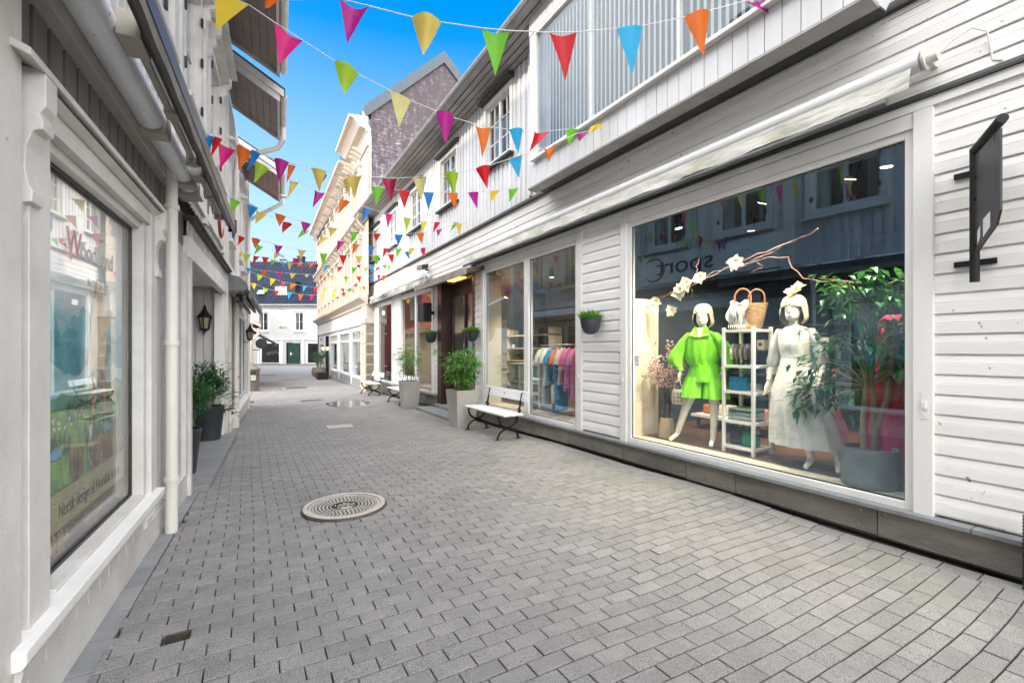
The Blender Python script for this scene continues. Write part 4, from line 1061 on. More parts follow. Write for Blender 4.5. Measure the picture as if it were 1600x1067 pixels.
# ------------------------------------------------------------------ planters and plants
def make_planter():
    r = thing('tall_planter', '', 'planter', (0,0,0), group='tall concrete planters')
    p = LB(); a, b, h = .20, .255, .75
    p.loft([[(-a,-a,0),(a,-a,0),(a,a,0),(-a,a,0)],[(-b,-b,h),(b,-b,h),(b,b,h),(-b,b,h)],[(-b+.03,-b+.03,h),(b-.03,-b+.03,h),(b-.03,b-.03,h),(-b+.03,b-.03,h)],[(-b+.04,-b+.04,h-.06),(b-.04,-b+.04,h-.06),(b-.04,b-.04,h-.06),(-b+.04,b-.04,h-.06)]])
    p.build('pot', M['concrete'], r, bevel=.008)
    LB().box(-.215,.215,-.215,.215,h-.075,h-.05).build('soil', M['soil'], r)
    return r
p1 = make_planter(); p1.location = (3.86, 8.78, gz(8.78)); p1.rotation_euler = (0,0,R(4)); p1['label'] = 'tall tapered concrete planter beside the nearest bench and the shop doorstep'
copy_tree(p1, None, (3.93, 12.62, gz(12.6)), R(-3), 'tall tapered concrete planter beyond the shop doorstep, in front of a hidden bench')
def make_bamboo(name, label, seed, spread, h, nst, nl):
    rd = random.Random(seed); r = thing(name, label, 'plant', (0,0,0), group='bamboo palms in tall planters')
    st = LB(); lf = LB()
    for i in range(nst):
        a = rd.uniform(0, 2*PI); q = rd.uniform(.02, .12); tip = Vector((math.cos(a)*spread*rd.uniform(.2,.8), math.sin(a)*spread*rd.uniform(.2,.8), h*rd.uniform(.65,1.05)))
        b = Vector((math.cos(a)*q, math.sin(a)*q, 0)); pts = [b+(tip-b)*t+Vector((0,0,.05*math.sin(PI*t))) for t in (0,.3,.6,.85,1)]
        st.tube([tuple(x) for x in pts], [.008,.007,.005,.004,.002], 5)
        for k in range(nl):
            t = rd.uniform(.18, 1); p = b+(tip-b)*t+Vector((0,0,.05*math.sin(PI*t)))
            an2 = rd.uniform(0, 2*PI); up = rd.uniform(-.15, .55)
            base = Vector((math.cos(an2), math.sin(an2), up)).normalized()
            q2 = p+base*rd.uniform(.06,.16); st.tube([tuple(p), tuple(q2)], .002, 4)
            for j in range(rd.randint(3,6)):
                d = base+Vector((rd.uniform(-.7,.7), rd.uniform(-.7,.7), rd.uniform(-.4,.35)))
                lf.leaf(q2, d, rd.uniform(.12,.25), rd.uniform(.018,.032), droop=rd.uniform(.1,.5))
    st.build('stem', M['stem'], r); lf.build('foliage', M['bamboo'], r, fixn=False)
    return r
bb = make_bamboo('bamboo_palm', 'bushy bamboo palm with drooping leaves in the planter beside the nearest bench', 1, .50, .92, 17, 17); bb.location = (3.86, 8.78, gz(8.78)+.685)
bb = make_bamboo('bamboo_palm', 'sparser bamboo palm in the planter beyond the shop doorstep', 5, .44, 1.0, 9, 14); bb.location = (3.93, 12.62, gz(12.6)+.685)

def make_wall_planter(seed):
    r = thing('wall_planter', '', 'planter', (0,0,0), group='black wall planters with grass')
    prof = [(.0,-.17),(.06,-.165),(.11,-.13),(.14,-.07),(.155,.0),(.165,.06),(.15,.06),(.14,.02)]
    p = LB(); p.lathe(prof, (0,0,0), 22, 1, .85); p.build('pot', M['anth'], r, smooth=True)
    rd = random.Random(seed); g = LB()
    for i in range(420):
        a = rd.uniform(0,2*PI); q = .13*math.sqrt(rd.random()); b = (q*math.cos(a), q*math.sin(a)*.85, .03)
        d = (math.cos(a)*q*6+rd.uniform(-.5,.5), math.sin(a)*q*6+rd.uniform(-.5,.5), 1.1)
        g.leaf(b, d, rd.uniform(.10,.21), rd.uniform(.010,.018), droop=rd.uniform(.0,.35))
    g.build('grass_tuft', M['grassy'], r, fixn=False)
    return r
w0 = make_wall_planter(2); w0.location = (4.33, 5.20, 1.93); w0['label'] = 'black bowl planter with grass on the boards between the two display windows'
copy_tree(w0, None, (4.33, 9.28, 1.88), R(70), 'black bowl planter with grass on the near side of the shop entrance')
copy_tree(w0, None, (4.33, 11.98, 1.88), R(160), 'black bowl planter with grass on the far side of the shop entrance')

def make_pot_laurel(name, label, seed, pr, ph, crown, cz, n):
    rd = random.Random(seed); r = thing(name, label, 'plant', (0,0,0), group='laurel bushes on the left')
    st = LB(); lf = LB()
    for i in range(7):
        a = rd.uniform(0,2*PI); t = Vector((math.cos(a)*crown*.6, math.sin(a)*crown*.6, cz+rd.uniform(-.15,.3)))
        st.tube([(0,0,0),(t.x*.2,t.y*.2,t.z*.5),tuple(t)], [.016,.011,.004], 6)
    cl = [(Vector((rd.gauss(0,.55)*crown, rd.gauss(0,.55)*crown, cz+rd.gauss(0,.5)*crown*1.1))) for _ in range(26)]
    for c in cl:
        for i in range(n//26):
            p = c+Vector((rd.gauss(0,.05),rd.gauss(0,.05),rd.gauss(0,.06)))
            d = Vector((p.x*2+rd.uniform(-.6,.6), p.y*2+rd.uniform(-.6,.6), rd.uniform(-.2,1.0)))
            lf.leaf(p, d, rd.uniform(.08,.15), rd.uniform(.024,.040), droop=rd.uniform(0,.3))
    st.build('stem', M['bark'], r); lf.build('foliage', M['laurel'], r, fixn=False)
    return r
def round_pot(label, loc, r0, r1, h, group):
    r = thing('plant_pot', label, 'plant pot', loc, group=group)
    LB().lathe([(0,0),(r0,0),(r0*1.02,.02),(r1*.97,h-.06),(r1,h-.05),(r1,h),(r1*.9,h),(r1*.88,h-.05)], (0,0,0), 28).build('pot', M['anth'], r, smooth=True)
    LB().lathe([(0,h-.06),(r1*.89,h-.06),(r1*.89,h-.05),(0,h-.04)], (0,0,0), 20).build('soil', M['soil'], r)
    return r
pa = Vector(TL(9.05, -.16, .05)); round_pot('dark round pot against the lantern wall of the left doorway', pa, .165, .225, .56, 'dark round pots')
q = make_pot_laurel('laurel_bush', 'upright laurel bush in the dark pot under the wall lantern', 3, .2, .5, .22, .45, 1000); q.location = pa+Vector((0,0,.5))
pb = Vector(TL(6.72, -.17, .05)); round_pot('dark round pot at the near edge of the left doorway, mostly hidden', pb, .155, .215, .54, 'dark round pots')
q = make_pot_laurel('laurel_bush', 'broad low laurel bush at the near edge of the left doorway', 8, .2, .5, .24, .36, 1000); q.location = pb+Vector((.02,.05,.5))
# pots far down the right side
for i, (px, py, hh, lab) in enumerate(((496,583,.62,'leafy potted bush farthest along the cream house front'),(505,585,.55,'leafy potted bush beside the dark planter box by the cream house'))):
    Lc = Vector((4.1 if i == 0 else 3.98, 34.2 if i == 0 else 31.6, 0)); Lc.z = gz(Lc.y)
    r = thing('plant_pot', ('grey ball pot farthest along the cream house front','grey ball pot beside the dark planter box')[i], 'plant pot', Lc, group='grey ball pots')
    LB().lathe([(0,0),(.25,.0),(.36,.2),(.38,.4),(.32,.62),(.28,.64),(.26,.6),(0,.58)], (0,0,0), 20).build('pot', M['bin'], r, smooth=True)
    q = make_pot_laurel('potted_bush', lab, 20+i, .3, .6, .40, .75, 900); q.location = Lc+Vector((0,0,.58)); q['group'] = 'bushes by the cream house'
bx = thing('planter_box', 'low dark planter box on the pavement by the cream house', 'planter', (3.9, 30.2, gz(30.2)))
LB().box(-.3,.3,-.5,.5,0,.42).build('box', M['black'], bx, bevel=.02)

# ------------------------------------------------------------------ street objects
mh = thing('manhole_cover', 'large round patterned manhole cover in the foreground paving', 'manhole', onG(539,791)+Vector((0,0,.004)))
rim = LB(); rim.lathe([(.335,-.02),(.335,.012),(.378,.011),(.395,.003),(.40,-.03)], (0,0,0), 56); rim.build('frame_ring', M['iron'], mh, smooth=True)
pl = LB(); pl.lathe([(0,.006),(.13,.006),(.25,.006),(.334,.006),(.334,-.02),(0,-.02)], (0,0,0), 56); pl.build('lid', surf('lid_recess', (.035,.026,.02), (.02,.015,.012), 14, .6, metal=.3, space='obj'), mh)
st = LB()
def ringseg(r0, r1, a0, a1, z0, z1, k=6):
    a = [a0+(a1-a0)*i/k for i in range(k+1)]
    st.prism([(r0*math.cos(t), r0*math.sin(t), z0) for t in a]+[(r1*math.cos(t), r1*math.sin(t), z0) for t in a[::-1]], (0,0,z1-z0))
for i in range(4): ringseg(.308, .331, PI/2*i, PI/2*(i+1), .006, .0105, 14); ringseg(.337, .380, PI/2*i, PI/2*(i+1), .0125, .0165, 14); ringseg(.128,.138, PI/2*i, PI/2*(i+1), .006, .0102, 12)
for j, rr in enumerate((.165,.198,.231,.264,.292)):
    n = int(2*PI*rr/.036)
    for i in range(n):
        a = 2*PI*(i+.5*(j % 2))/n; ringseg(rr-.0095, rr+.0095, a-.0115/rr, a+.0115/rr, .006, .0092, 2)
for p in ([(-.075,-.04),(-.03,-.06),(.03,-.055),(.08,-.035)],[(-.07,-.005),(-.035,.02),(-.01,-.01),(.02,.02),(.05,.0),(.075,.02)],[(-.05,.055),(-.02,.04),(.0,.07),(.03,.045),(.055,.06)],[(-.03,-.04),(-.02,.0)],[(.02,-.04),(.03,.0)],[(.0,.03),(.005,.09)],[(-.09,.02),(-.08,.05)],[(.09,-.01),(.085,.04)],[(-.05,-.085),(.05,-.085)]):
    st.tube([(x,y,.0035) for x, y in p], .0065, 6)
st.build('raised_pattern', M['ironlight'], mh)
def plate(label, px, py, sx, sy, mat, fr=True, rz=0):
    c = onG(px, py); c.z = lift(c.x, c.y)+.002
    r = thing('access_cover', label, 'manhole', c, rz, 'small covers set in the paving')
    LB().box(-sx+.03, sx-.03, -sy+.03, sy-.03, -.02, .008).build('lid', mat, r, bevel=.003)
    f = LB(); 
    for a in ((-sx,sx,-sy,-sy+.028),(-sx,sx,sy-.028,sy),(-sx,-sx+.028,-sy+.0281,sy-.0281),(sx-.028,sx,-sy+.0281,sy-.0281)): f.box(*a,-.02,.010)
    f.build('frame', M['ironlight'] if fr else M['iron'], r)
plate('pale rectangular cover set in the middle of the paving', 531, 667, .24, .17, surf('pale_cover', (.46,.42,.36), (.38,.34,.29), 8, .6, space='obj'))
plate('dark narrow cover left of the puddle', 486, 626, .30, .14, M['iron'], False)
plate('flat dark cover in the sunlit paving beyond the bin', 458, 606, .55, .35, M['iron'], False)
plate('small dark cover in the paving near the far house', 452, 593, .5, .3, M['iron'], False)
plate('small dark cover in the shade left of the far paving', 420, 586, .5, .3, M['iron'], False)
dr = thing('street_drain', 'small rusty rectangular drain hole in the left foreground paving', 'drain', (hole.x-.043, hole.y, 0))
f = LB()
for a in ((-.06,.06,-.051,-.044),(-.06,.06,.044,.051),(-.06,-.053,-.0439,.0439),(.053,.06,-.0439,.0439)): f.box(*a,-.10,.004)
f.build('frame', M['iron'], dr); LB().box(-.055,.055,-.047,.047,-.10,-.055).build('silt', surf('rusty_silt', (.09,.045,.025), (.05,.03,.02), 18, .9), dr)
c = onG(545, 631)
m = MB(); pts = []
for i in range(48):
    a = 2*PI*i/48; rr = 1+.05*math.sin(3*a)+.03*math.sin(7*a+1)
    x, y = c.x+.60*rr*math.cos(a), c.y+.95*rr*math.sin(a); pts.append((x, y, lift(c.x, c.y)+.0135))
m.add(pts, [tuple(range(48))])
mat, t = nt('puddle_water'); out = N(t,'ShaderNodeOutputMaterial'); b = N(t,'ShaderNodeBsdfPrincipled', i_Roughness=.02); b.inputs['Base Color'].default_value = (.05,.045,.04,1); b.inputs['IOR'].default_value = 1.5; b.inputs['Specular IOR Level'].default_value = 1.; L(t,b.outputs[0],out.inputs[0])
tag(m.build('puddle', mat, None, fixn=False), kind='structure')

bn = thing('litter_bin', 'stone coloured round litter bin with a cone lid on the left of the lane mouth', 'bin', (.06, 22.0, gz(22)), R(0))
LB().lathe([(0,.04),(.27,.04),(.30,.06),(.33,.86),(.34,.88),(.34,.90),(0,.90)], (0,0,0), 28).build('body', M['bin'], bn, smooth=True)
LB().lathe([(0,.0),(.36,.0),(.36,.05),(0,.05)], (0,0,0), 24).build('base', M['ledge'], bn, smooth=True)
LB().lathe([(.36,.90),(.36,.94),(.22,1.04),(.10,1.13),(.06,1.2),(0,1.21)], (0,0,0), 24).build('lid', M['bin'], bn, smooth=True)
LB().box(-.02,.18,-.345,-.30,.72,.84).build('opening', M['blackplastic'], bn)
o = LB().box(.0,.17,-.355,-.32,.48,.68).build('sticker', surf('bin_sticker', (.70,.72,.70), None, 3, .5), bn)
LB().tube([(.085+.05*math.cos(a), -.357, .59+.05*math.sin(a)) for a in [R(30+300*i/14) for i in range(15)]], .013, 6).build('recycling_mark', surf('sticker_green', (.05,.42,.10), None, 3, .5), o)

# wall lanterns
def make_lantern():
    r = thing('wall_lantern', '', 'lantern', (0,0,0), group='black wall lanterns')
    LB().lathe([(.115,.09),(.118,.10),(.075,.15),(.04,.20),(.02,.27),(.012,.30),(0,.31)], (0,0,0), 6).build('roof', M['black'], r)
    b = LB(); 
    for k in range(6):
        a = 2*PI*k/6; b.tube([(.095*math.cos(a),.095*math.sin(a),.10),(.062*math.cos(a),.062*math.sin(a),-.12)], .008, 5)
    b.lathe([(.0,-.16),(.04,-.14),(.068,-.12),(.066,-.10),(0,-.10)], (0,0,0), 6); b.lathe([(0,.085),(.112,.085),(.112,.095),(0,.095)], (0,0,0), 6)
    b.build('cage', M['black'], r)
    LB().lathe([(.086,.085),(.057,-.10)], (0,0,0), 6).build('glass_pane', surf('lantern_glass', (.36,.30,.20), (.28,.23,.16), 8, .2, space='obj'), r)
    LB().tube([(.0,.0,-.12),(.05,.03,-.19),(.12,.05,-.20),(.16,.05,-.1)], .010, 6).build('wall_arm', M['black'], r)
    return r
ln = make_lantern(); pz = TL(9.42, -.26, 2.0); ln.location = pz; ln.rotation_euler = (0,0,R(80)); ln['label'] = 'black wall lantern on the side wall of the recessed left doorway'
copy_tree(ln, None, Vector(TL(14.2,.16,1.92)), R(170), 'black wall lantern under the grey awning, between shop windows on the left')

sp = thing('loudspeaker', 'small black loudspeaker under the far side of the entrance canopy', 'speaker', (4.2, 12.05, 2.55), R(-80))
LB().prism([(-.16,-.14,-.26),(.16,-.14,-.26),(.12,.14,-.26),(-.12,.14,-.26)], (0,0,.52)).build('cabinet', M['blackplastic'], sp, bevel=.02)
LB().box(-.14,.14,-.148,-.141,-.24,.24).build('grille', surf('grille', (.03,.03,.03), None, 3, .7), sp); LB().box(-.03,.03,.14,.26,-.05,.05).build('bracket', M['black'], sp)
fl = thing('floodlight', 'small dark floodlight fixed above the awning beyond the entrance', 'lamp', (4.3, 12.5, 3.78), R(-70))
LB().prism([(-.14,-.14,.0),(.14,-.14,.0),(.14,.08,.06),(-.14,.08,.06)], (0,0,.13)).build('housing', M['blackplastic'], fl, bevel=.02); LB().box(-.03,.03,.08,.18,.02,.06).build('bracket', M['black'], fl); LB().box(-.11,.11,-.148,-.141,.02,.11).build('lens', M['steel'], fl)

# bracket with hanging plate at the right edge
bs = thing('hanging_sign', 'black tube bracket holding a dark blank plate on the boards at the right edge', 'sign', (4.42, 1.15, 2.0))
A = Vector((4.42,1.145,0)); D = Vector((4.06,.925,0)); ud = (D-A).normalized()
m = MB(); m.tube([(A.x,A.y,2.02),(A.x,A.y,2.96)], .027, 14); m.tube([(A.x,A.y,2.94),(D.x,D.y,2.985)], .03, 14); m.build('tube', M['black'], bs, smooth=True)
m = MB(); q0 = A+ud*.05; q1 = A+ud*.40; nn = Vector((-ud.y, ud.x, 0))*.006
m.prism([tuple(q0+nn+Vector((0,0,2.90))), tuple(q1+nn+Vector((0,0,2.93))), tuple(q1+nn+Vector((0,0,2.42))), tuple(q1-ud*.05+nn+Vector((0,0,2.34))), tuple(q0+nn+Vector((0,0,2.22)))], tuple(-2*nn)); m.build('plate', surf('sign_plate', (.022,.02,.022), (.035,.03,.032), 3, .4), bs)
m = MB()
for a, z in ((.09,2.91),(.33,2.94)): p = A+ud*a; m.tube([(p.x,p.y,z+.03),(p.x,p.y,z-.06)], .008, 6)
for z in (2.28,2.75,2.60): p = A+ud*.045; m.tube([(A.x,A.y,z),(p.x,p.y,z)], .012, 6)
m.build('hook', M['black'], bs)
m = MB(); p = A+ud*.10; q = A+ud*.20
for (a, b, z0, z1) in ((.07,.115,2.265,2.36),(.16,.27,2.30,2.42)):
    p = A+ud*a-nn*1.3; q = A+ud*b-nn*1.3; m.quad((p.x,p.y,z0),(q.x,q.y,z0+.05),(q.x,q.y,z1+.03),(p.x,p.y,z1))
    p = A+ud*a+nn*1.3; q = A+ud*b+nn*1.3; m.quad((p.x,p.y,z0),(q.x,q.y,z0+.05),(q.x,q.y,z1+.03),(p.x,p.y,z1))
m.build('sticker', M['whitewood'], bs, fixn=False)
for z, a, b in ((2.80,.0,.12),(2.16,-.10,.12)):
    m = MB(); m.box(4.455,4.475,1.145+a-.0,1.145+b,z-.02,z+.02); m.box(4.42,4.456,1.135,1.155,z-.015,z+.015); m.build('wall_bracket', M['black'], bs)
hp = thing('corrugated_hose', 'black corrugated drain hose standing at the right edge of the shop plinth', 'hose', (4.30,.85,0))
m = MB(); zz = [(.0,0)]
m.lathe([(.055 if i % 2 else .047, -.02+.011*i) for i in range(46)], (4.33,.845,0), 16); m.build('hose', M['blackplastic'], hp, smooth='all')
rs = thing('round_sign', 'round black hanging sign on a bracket by the lane mouth', 'sign', (.42,25.0,1.75))
m = MB(); m.tube([(.50,24.97,1.80),(.50,25.03,1.80)], .25, 28); m.build('disc', M['blackplastic'], rs); m = MB(); m.tube([(.14,25,2.3),(.45,25,2.32)], .025); m.tube([(-.05,25.0,.6),(-.05,25.0,1.9)], .03); m.tube([(.14,25,1.5),(.45,25,1.5)],.02); m.build('bracket', M['black'], rs)
# lit sconces on the cream house
def sconce(u, label):
    p = Vector(TY(u,.12,1.55)); r = thing('wall_sconce', label, 'lamp', p, group='lit sconces on the cream house')
    LB().lathe([(.10,.12),(.11,.14),(.03,.24),(0,.25)], (0,0,0), 8).build('cap', M['black'], r); LB().lathe([(0,-.10),(.06,-.10),(.09,.12)], (0,0,0), 8).build('lit_glass', emis('sconce_glow', (1,.75,.4), 2.), r); LB().tube([(0,0,.0),(.12,0,-.1)], .012).build('bracket', M['black'], r)
sconce(11.2, 'small lit sconce on the near side of the cream house door'); sconce(13.7, 'small lit sconce on the far side of the cream house door')

# ------------------------------------------------------------------ poster behind the left window
ps = thing('window_poster', 'large printed poster of a fjord valley and walking legs inside the left window', 'poster', Vector(TL(3.6,-.10,.5)))
def poster_sky():
    m, t = nt('printed_sky'); out = N(t,'ShaderNodeOutputMaterial'); b = N(t,'ShaderNodeBsdfPrincipled', i_Roughness=.5)
    g = N(t,'ShaderNodeNewGeometry'); sp = N(t,'ShaderNodeSeparateXYZ'); L(t,g.outputs['Position'],sp.inputs[0])
    n1 = N(t,'ShaderNodeTexNoise', i_Scale=2.2, i_Detail=6.); mp = N(t,'ShaderNodeMapping'); mp.inputs['Scale'].default_value = (1,.8,2.6); L(t,g.outputs['Position'],mp.inputs[0]); L(t,mp.outputs[0],n1.inputs[0])
    ma = N(t,'ShaderNodeMath', operation='MULTIPLY_ADD'); L(t,n1.outputs[0],ma.inputs[0]); ma.inputs[1].default_value = .5; L(t,sp.outputs[2],ma.inputs[2])
    mr = N(t,'ShaderNodeMapRange', i_1=1.5, i_2=2.5); L(t,ma.outputs[0],mr.inputs[0])
    cr = N(t,'ShaderNodeValToRGB'); e = cr.color_ramp.elements
    e[0].position = 0; e[0].color = (.14,.46,.52,1); e[1].position = 1; e[1].color = (.93,.92,.88,1)
    for p, c in ((.25,(.42,.66,.70)),(.42,(.22,.52,.58)),(.6,(.72,.82,.83))): x = e.new(p); x.color = rgb(c)
    L(t,mr.outputs[0],cr.inputs[0]); L(t,cr.outputs[0],b.inputs['Base Color']); L(t,b.outputs[0],out.inputs[0]); return m
MB(TL).box(2.73, 4.20, -.1030, -.1020, .50, 2.42).build('sheet', poster_sky(), ps)
rdp = random.Random(21); lay = [-.1018]
def flat(pts, mat, name):
    lay[0] += .00035
    return MB(TL).add([(a, lay[0], b) for a, b in pts], [tuple(range(len(pts)))]).build(name, mat, ps, fixn=False)
def ridge(z0, amp, rough, base, mat, name, u0=2.735, u1=4.195, n=70, tilt=0):
    h = [0]*(n+1)
    for o in range(5):
        f = 1.7*2**o; ph = rdp.uniform(0,6); k = amp/(2**(o*rough))
        for i in range(n+1): h[i] += k*math.sin(f*2.1*(i/n)*3+ph)
    lay[0] += .00035
    m = MB(TL)
    for i in range(n):
        x0, x1 = u0+(u1-u0)*i/n, u0+(u1-u0)*(i+1)/n
        m.quad((x0,lay[0],base),(x1,lay[0],base),(x1,lay[0],z0+h[i+1]+tilt*(i+1)/n),(x0,lay[0],z0+h[i]+tilt*i/n))
    return m.build(name, mat, ps, fixn=False)
def pm(name, a, b, sc=20, st=(1,1,1)): return surf(name, a, b, sc, .5, stretch=st, ramp=(.38,.62), detail=8.)
ridge(1.80,.07,.8,.5, pm('print_far_peak',(.09,.40,.46),(.20,.54,.60),7), 'printed_mountain', tilt=-.12)
ridge(1.62,.05,.8,.5, pm('print_mid_peak',(.03,.27,.33),(.10,.40,.46),9), 'printed_mountain', tilt=-.02)
ridge(1.44,.025,.7,.5, pm('print_mist',(.42,.66,.70),(.25,.52,.57),5,(1,1,3)), 'printed_mist')
ridge(1.31,.035,.9,.5, pm('print_valley',(.035,.22,.16),(.07,.32,.22),16), 'printed_hillside', tilt=.06)
ridge(1.20,.03,.9,.5, pm('print_meadow',(.20,.42,.06),(.07,.24,.07),13), 'printed_meadow', tilt=.05)
def trees(n, u0, u1, z0, z1, sz, mat, name):
    lay[0] += .00035; m = MB(TL)
    for i in range(n):
        u, z, q = rdp.uniform(u0,u1), rdp.uniform(z0,z1), sz*rdp.uniform(.6,1.3)
        m.add([(u-q*.32,lay[0],z),(u+q*.32,lay[0],z),(u,lay[0],z+q)], [(0,1,2)])
    m.build(name, mat, ps, fixn=False)
dg_ = pm('print_forest',(.012,.11,.055),(.03,.18,.09),30)
trees(160, 3.25, 4.18, 1.15, 1.25, .05, dg_, 'printed_trees'); trees(150, 2.75, 3.3, .98, 1.08, .05, dg_, 'printed_trees'); trees(120, 3.5, 4.18, .95, 1.08, .07, dg_, 'printed_trees')
flat([(3.12+.07*math.cos(a*.5236),1.02+.028*math.sin(a*.5236)) for a in range(12)], pm('print_lake',(.10,.34,.52),(.16,.42,.58)), 'printed_lake')
lay[0] += .00035; m = MB(TL)
for i in range(16): u, z = rdp.uniform(3.0,3.3), rdp.uniform(1.13,1.19); m.quad((u,lay[0],z),(u+.022,lay[0],z),(u+.022,lay[0],z+.016),(u,lay[0],z+.016))
m.build('printed_farmhouses', pm('print_house',(.55,.40,.36),(.70,.66,.62),90), ps, fixn=False)
ridge(.90,.05,.6,.5, pm('print_rock',(.20,.25,.24),(.07,.12,.11),26,(1,1,1.6)), 'printed_rock', u0=2.735, u1=3.05, tilt=-.12)
ridge(.98,.04,.6,.5, pm('print_rock',(.24,.25,.22),(.09,.10,.09),26,(1,1,1.6)), 'printed_rock', u0=3.72, u1=4.195, tilt=.0)
ridge(.80,.05,.6,.5, pm('print_earth',(.16,.10,.045),(.07,.06,.03),30), 'printed_heath')
skin = pm('print_skin',(.45,.26,.16),(.33,.17,.10),9); teal = pm('print_teal',(.02,.34,.40),(.02,.20,.25),14); knit = pm('print_knit',(.78,.66,.48),(.62,.50,.35),14)
flat([(3.62,1.42),(3.70,1.42),(3.675,1.24),(3.645,1.18),(3.60,1.02),(3.565,1.02),(3.60,1.20),(3.615,1.30)], skin, 'printed_leg'); flat([(3.74,1.42),(3.82,1.40),(3.85,1.26),(3.845,1.10),(3.81,1.10),(3.80,1.22),(3.775,1.30)], skin, 'printed_leg')
flat([(3.555,1.10),(3.60,1.10),(3.605,1.04),(3.585,.99),(3.56,.99)], pm('print_sock',(.70,.68,.64),(.5,.5,.48)), 'printed_sock')
flat([(3.545,1.02),(3.595,1.02),(3.585,.93),(3.575,.85),(3.555,.79),(3.535,.84),(3.53,.95)], teal, 'printed_boot'); flat([(3.80,1.12),(3.85,1.12),(3.875,1.08),(3.93,1.05),(3.93,1.025),(3.81,1.02)], teal, 'printed_boot')
flat([(3.60,1.44),(3.82,1.42),(3.845,1.55),(3.85,1.66),(3.92,1.72),(3.955,1.80),(3.925,1.82),(3.86,1.75),(3.815,1.78),(3.79,1.90),(3.76,1.98),(3.69,1.98),(3.655,1.88),(3.61,1.82),(3.575,1.62),(3.53,1.44),(3.56,1.42)], knit, 'printed_jumper')
def tuft(u, z, n, w, h, mat):
    lay[0] += .0003; m = MB(TL)
    for i in range(n):
        x = u+rdp.uniform(-w*.35,w*.35); tx = x+rdp.uniform(-w,w)*.7; hh = h*rdp.uniform(.45,1.05)
        m.add([(x-.004,lay[0],z),(x+.004,lay[0],z),((x+tx)/2+.004,lay[0],z+hh*.75),(tx,lay[0],z+hh*rdp.uniform(.75,1))], [(0,1,2,3)])
    m.build('printed_grass', mat, ps, fixn=False)
gA = pm('print_straw',(.42,.25,.10),(.24,.14,.055),30,(1,1,.3)); gB = pm('print_straw_pale',(.56,.40,.20),(.34,.22,.10),30,(1,1,.3)); gC = pm('print_moss',(.10,.12,.035),(.16,.16,.06),30)
tuft(3.38,.80,90,.13,.25,gA); tuft(3.66,.82,90,.15,.24,gB); tuft(3.86,.84,70,.13,.20,gA); tuft(4.05,.80,60,.12,.20,gB); tuft(3.05,.72,50,.15,.14,gC); tuft(3.30,.52,60,.16,.16,gC); tuft(3.6,.51,70,.2,.12,gA); tuft(3.95,.51,70,.2,.12,gC); tuft(3.15,.51,60,.16,.14,gB)
lay[0] += .0004
flat([(2.74,.635),(4.19,.645),(4.19,.835),(2.74,.825)], pm('print_band',(.36,.36,.18),(.27,.27,.13),9), 'printed_band')
lay[0] += .0006
text('Norsk design til Nordisk klima', TL, 3.13, lay[0], .69, .105, surf('print_black', (.03,.025,.02), None, 3, .5), ps, font_w=.74)
# ------------------------------------------------------------------ mannequins
def skin_body(name, J, Eg, mat, parent, sub=2):
    me = bpy.data.meshes.new(name); keys = list(J)
    me.from_pydata([J[k][0] for k in keys], [(keys.index(a), keys.index(b)) for a, b in Eg], [])
    o = link(bpy.data.objects.new(name, me)); o.parent = parent
    md = o.modifiers.new('skin', 'SKIN'); md.use_smooth_shade = True
    sv = me.skin_vertices[0].data
    for i, k in enumerate(keys):
        r = J[k][1]; sv[i].radius = (r, r) if not isinstance(r, tuple) else r
        sv[i].use_root = (k == 'pelvis')
    s = o.modifiers.new('sub', 'SUBSURF'); s.levels = sub; s.render_levels = sub
    me.materials.append(mat)
    return o
def hand(b, wrist, d, sd, k=1.0):
    """palm and five fingers hanging from the wrist along d; sd points to the thumb side"""
    w = Vector(wrist); d = Vector(d).normalized(); sd = Vector(sd).normalized()
    b.loft([[tuple(w+d*t*k+sd*(a*wd*k)+d.cross(sd)*(c*th*k)) for a, c in ((-1,-.6),(0,-1),(1,-.6),(1,.6),(0,1),(-1,.6))] for t, wd, th in ((-.01,.022,.018),(.03,.032,.016),(.075,.036,.013),(.088,.034,.010))])
    for i, ln in enumerate((.062,.072,.067,.052)):
        p = w+d*.082*k+sd*((.026-.0175*i)*k); cr = d.cross(sd)*(.018)
        b.tube([tuple(p), tuple(p+d*ln*.5*k), tuple(p+d*ln*k+cr)], [.0085*k,.0078*k,.005*k], 6)
    p = w+d*.02*k+sd*.028*k
    b.tube([tuple(p), tuple(p+d*.03*k+sd*.02*k), tuple(p+d*.065*k+sd*.022*k)], [.011*k,.009*k,.006*k], 6)
def head(b, c, s=1.0):
    x, y, z = c
    R_ = [(-.118,.020,.030,-.030),(-.110,.045,.048,-.028),(-.085,.060,.068,-.016),(-.05,.070,.082,-.004),(-.01,.074,.090,.0),(.03,.075,.093,.004),(.065,.070,.088,.008),(.095,.052,.066,.010),(.112,.028,.036,.012),(.118,.004,.006,.012)]
    b.loft([ell(x, y+o*s, z+h*s, rx*s, ry*s, 22) for h, rx, ry, o in R_])
    b.loft([[(x-.006*s,y-.088*s,z+.022*s),(x+.006*s,y-.088*s,z+.022*s),(x,y-.093*s,z+.022*s)],[(x-.013*s,y-.086*s,z-.03*s),(x+.013*s,y-.086*s,z-.03*s),(x,y-.112*s,z-.026*s)],[(x-.01*s,y-.084*s,z-.036*s),(x+.01*s,y-.084*s,z-.036*s),(x,y-.09*s,z-.038*s)]])
    for q in (-1, 1):
        b.ball((x+q*.030*s,y-.080*s,z+.012*s), .013*s, 1.2,.5,.55, 8, 5)
    b.ball((x,y-.082*s,z-.062*s), .022*s, 1.1,.5,.42, 8, 5)
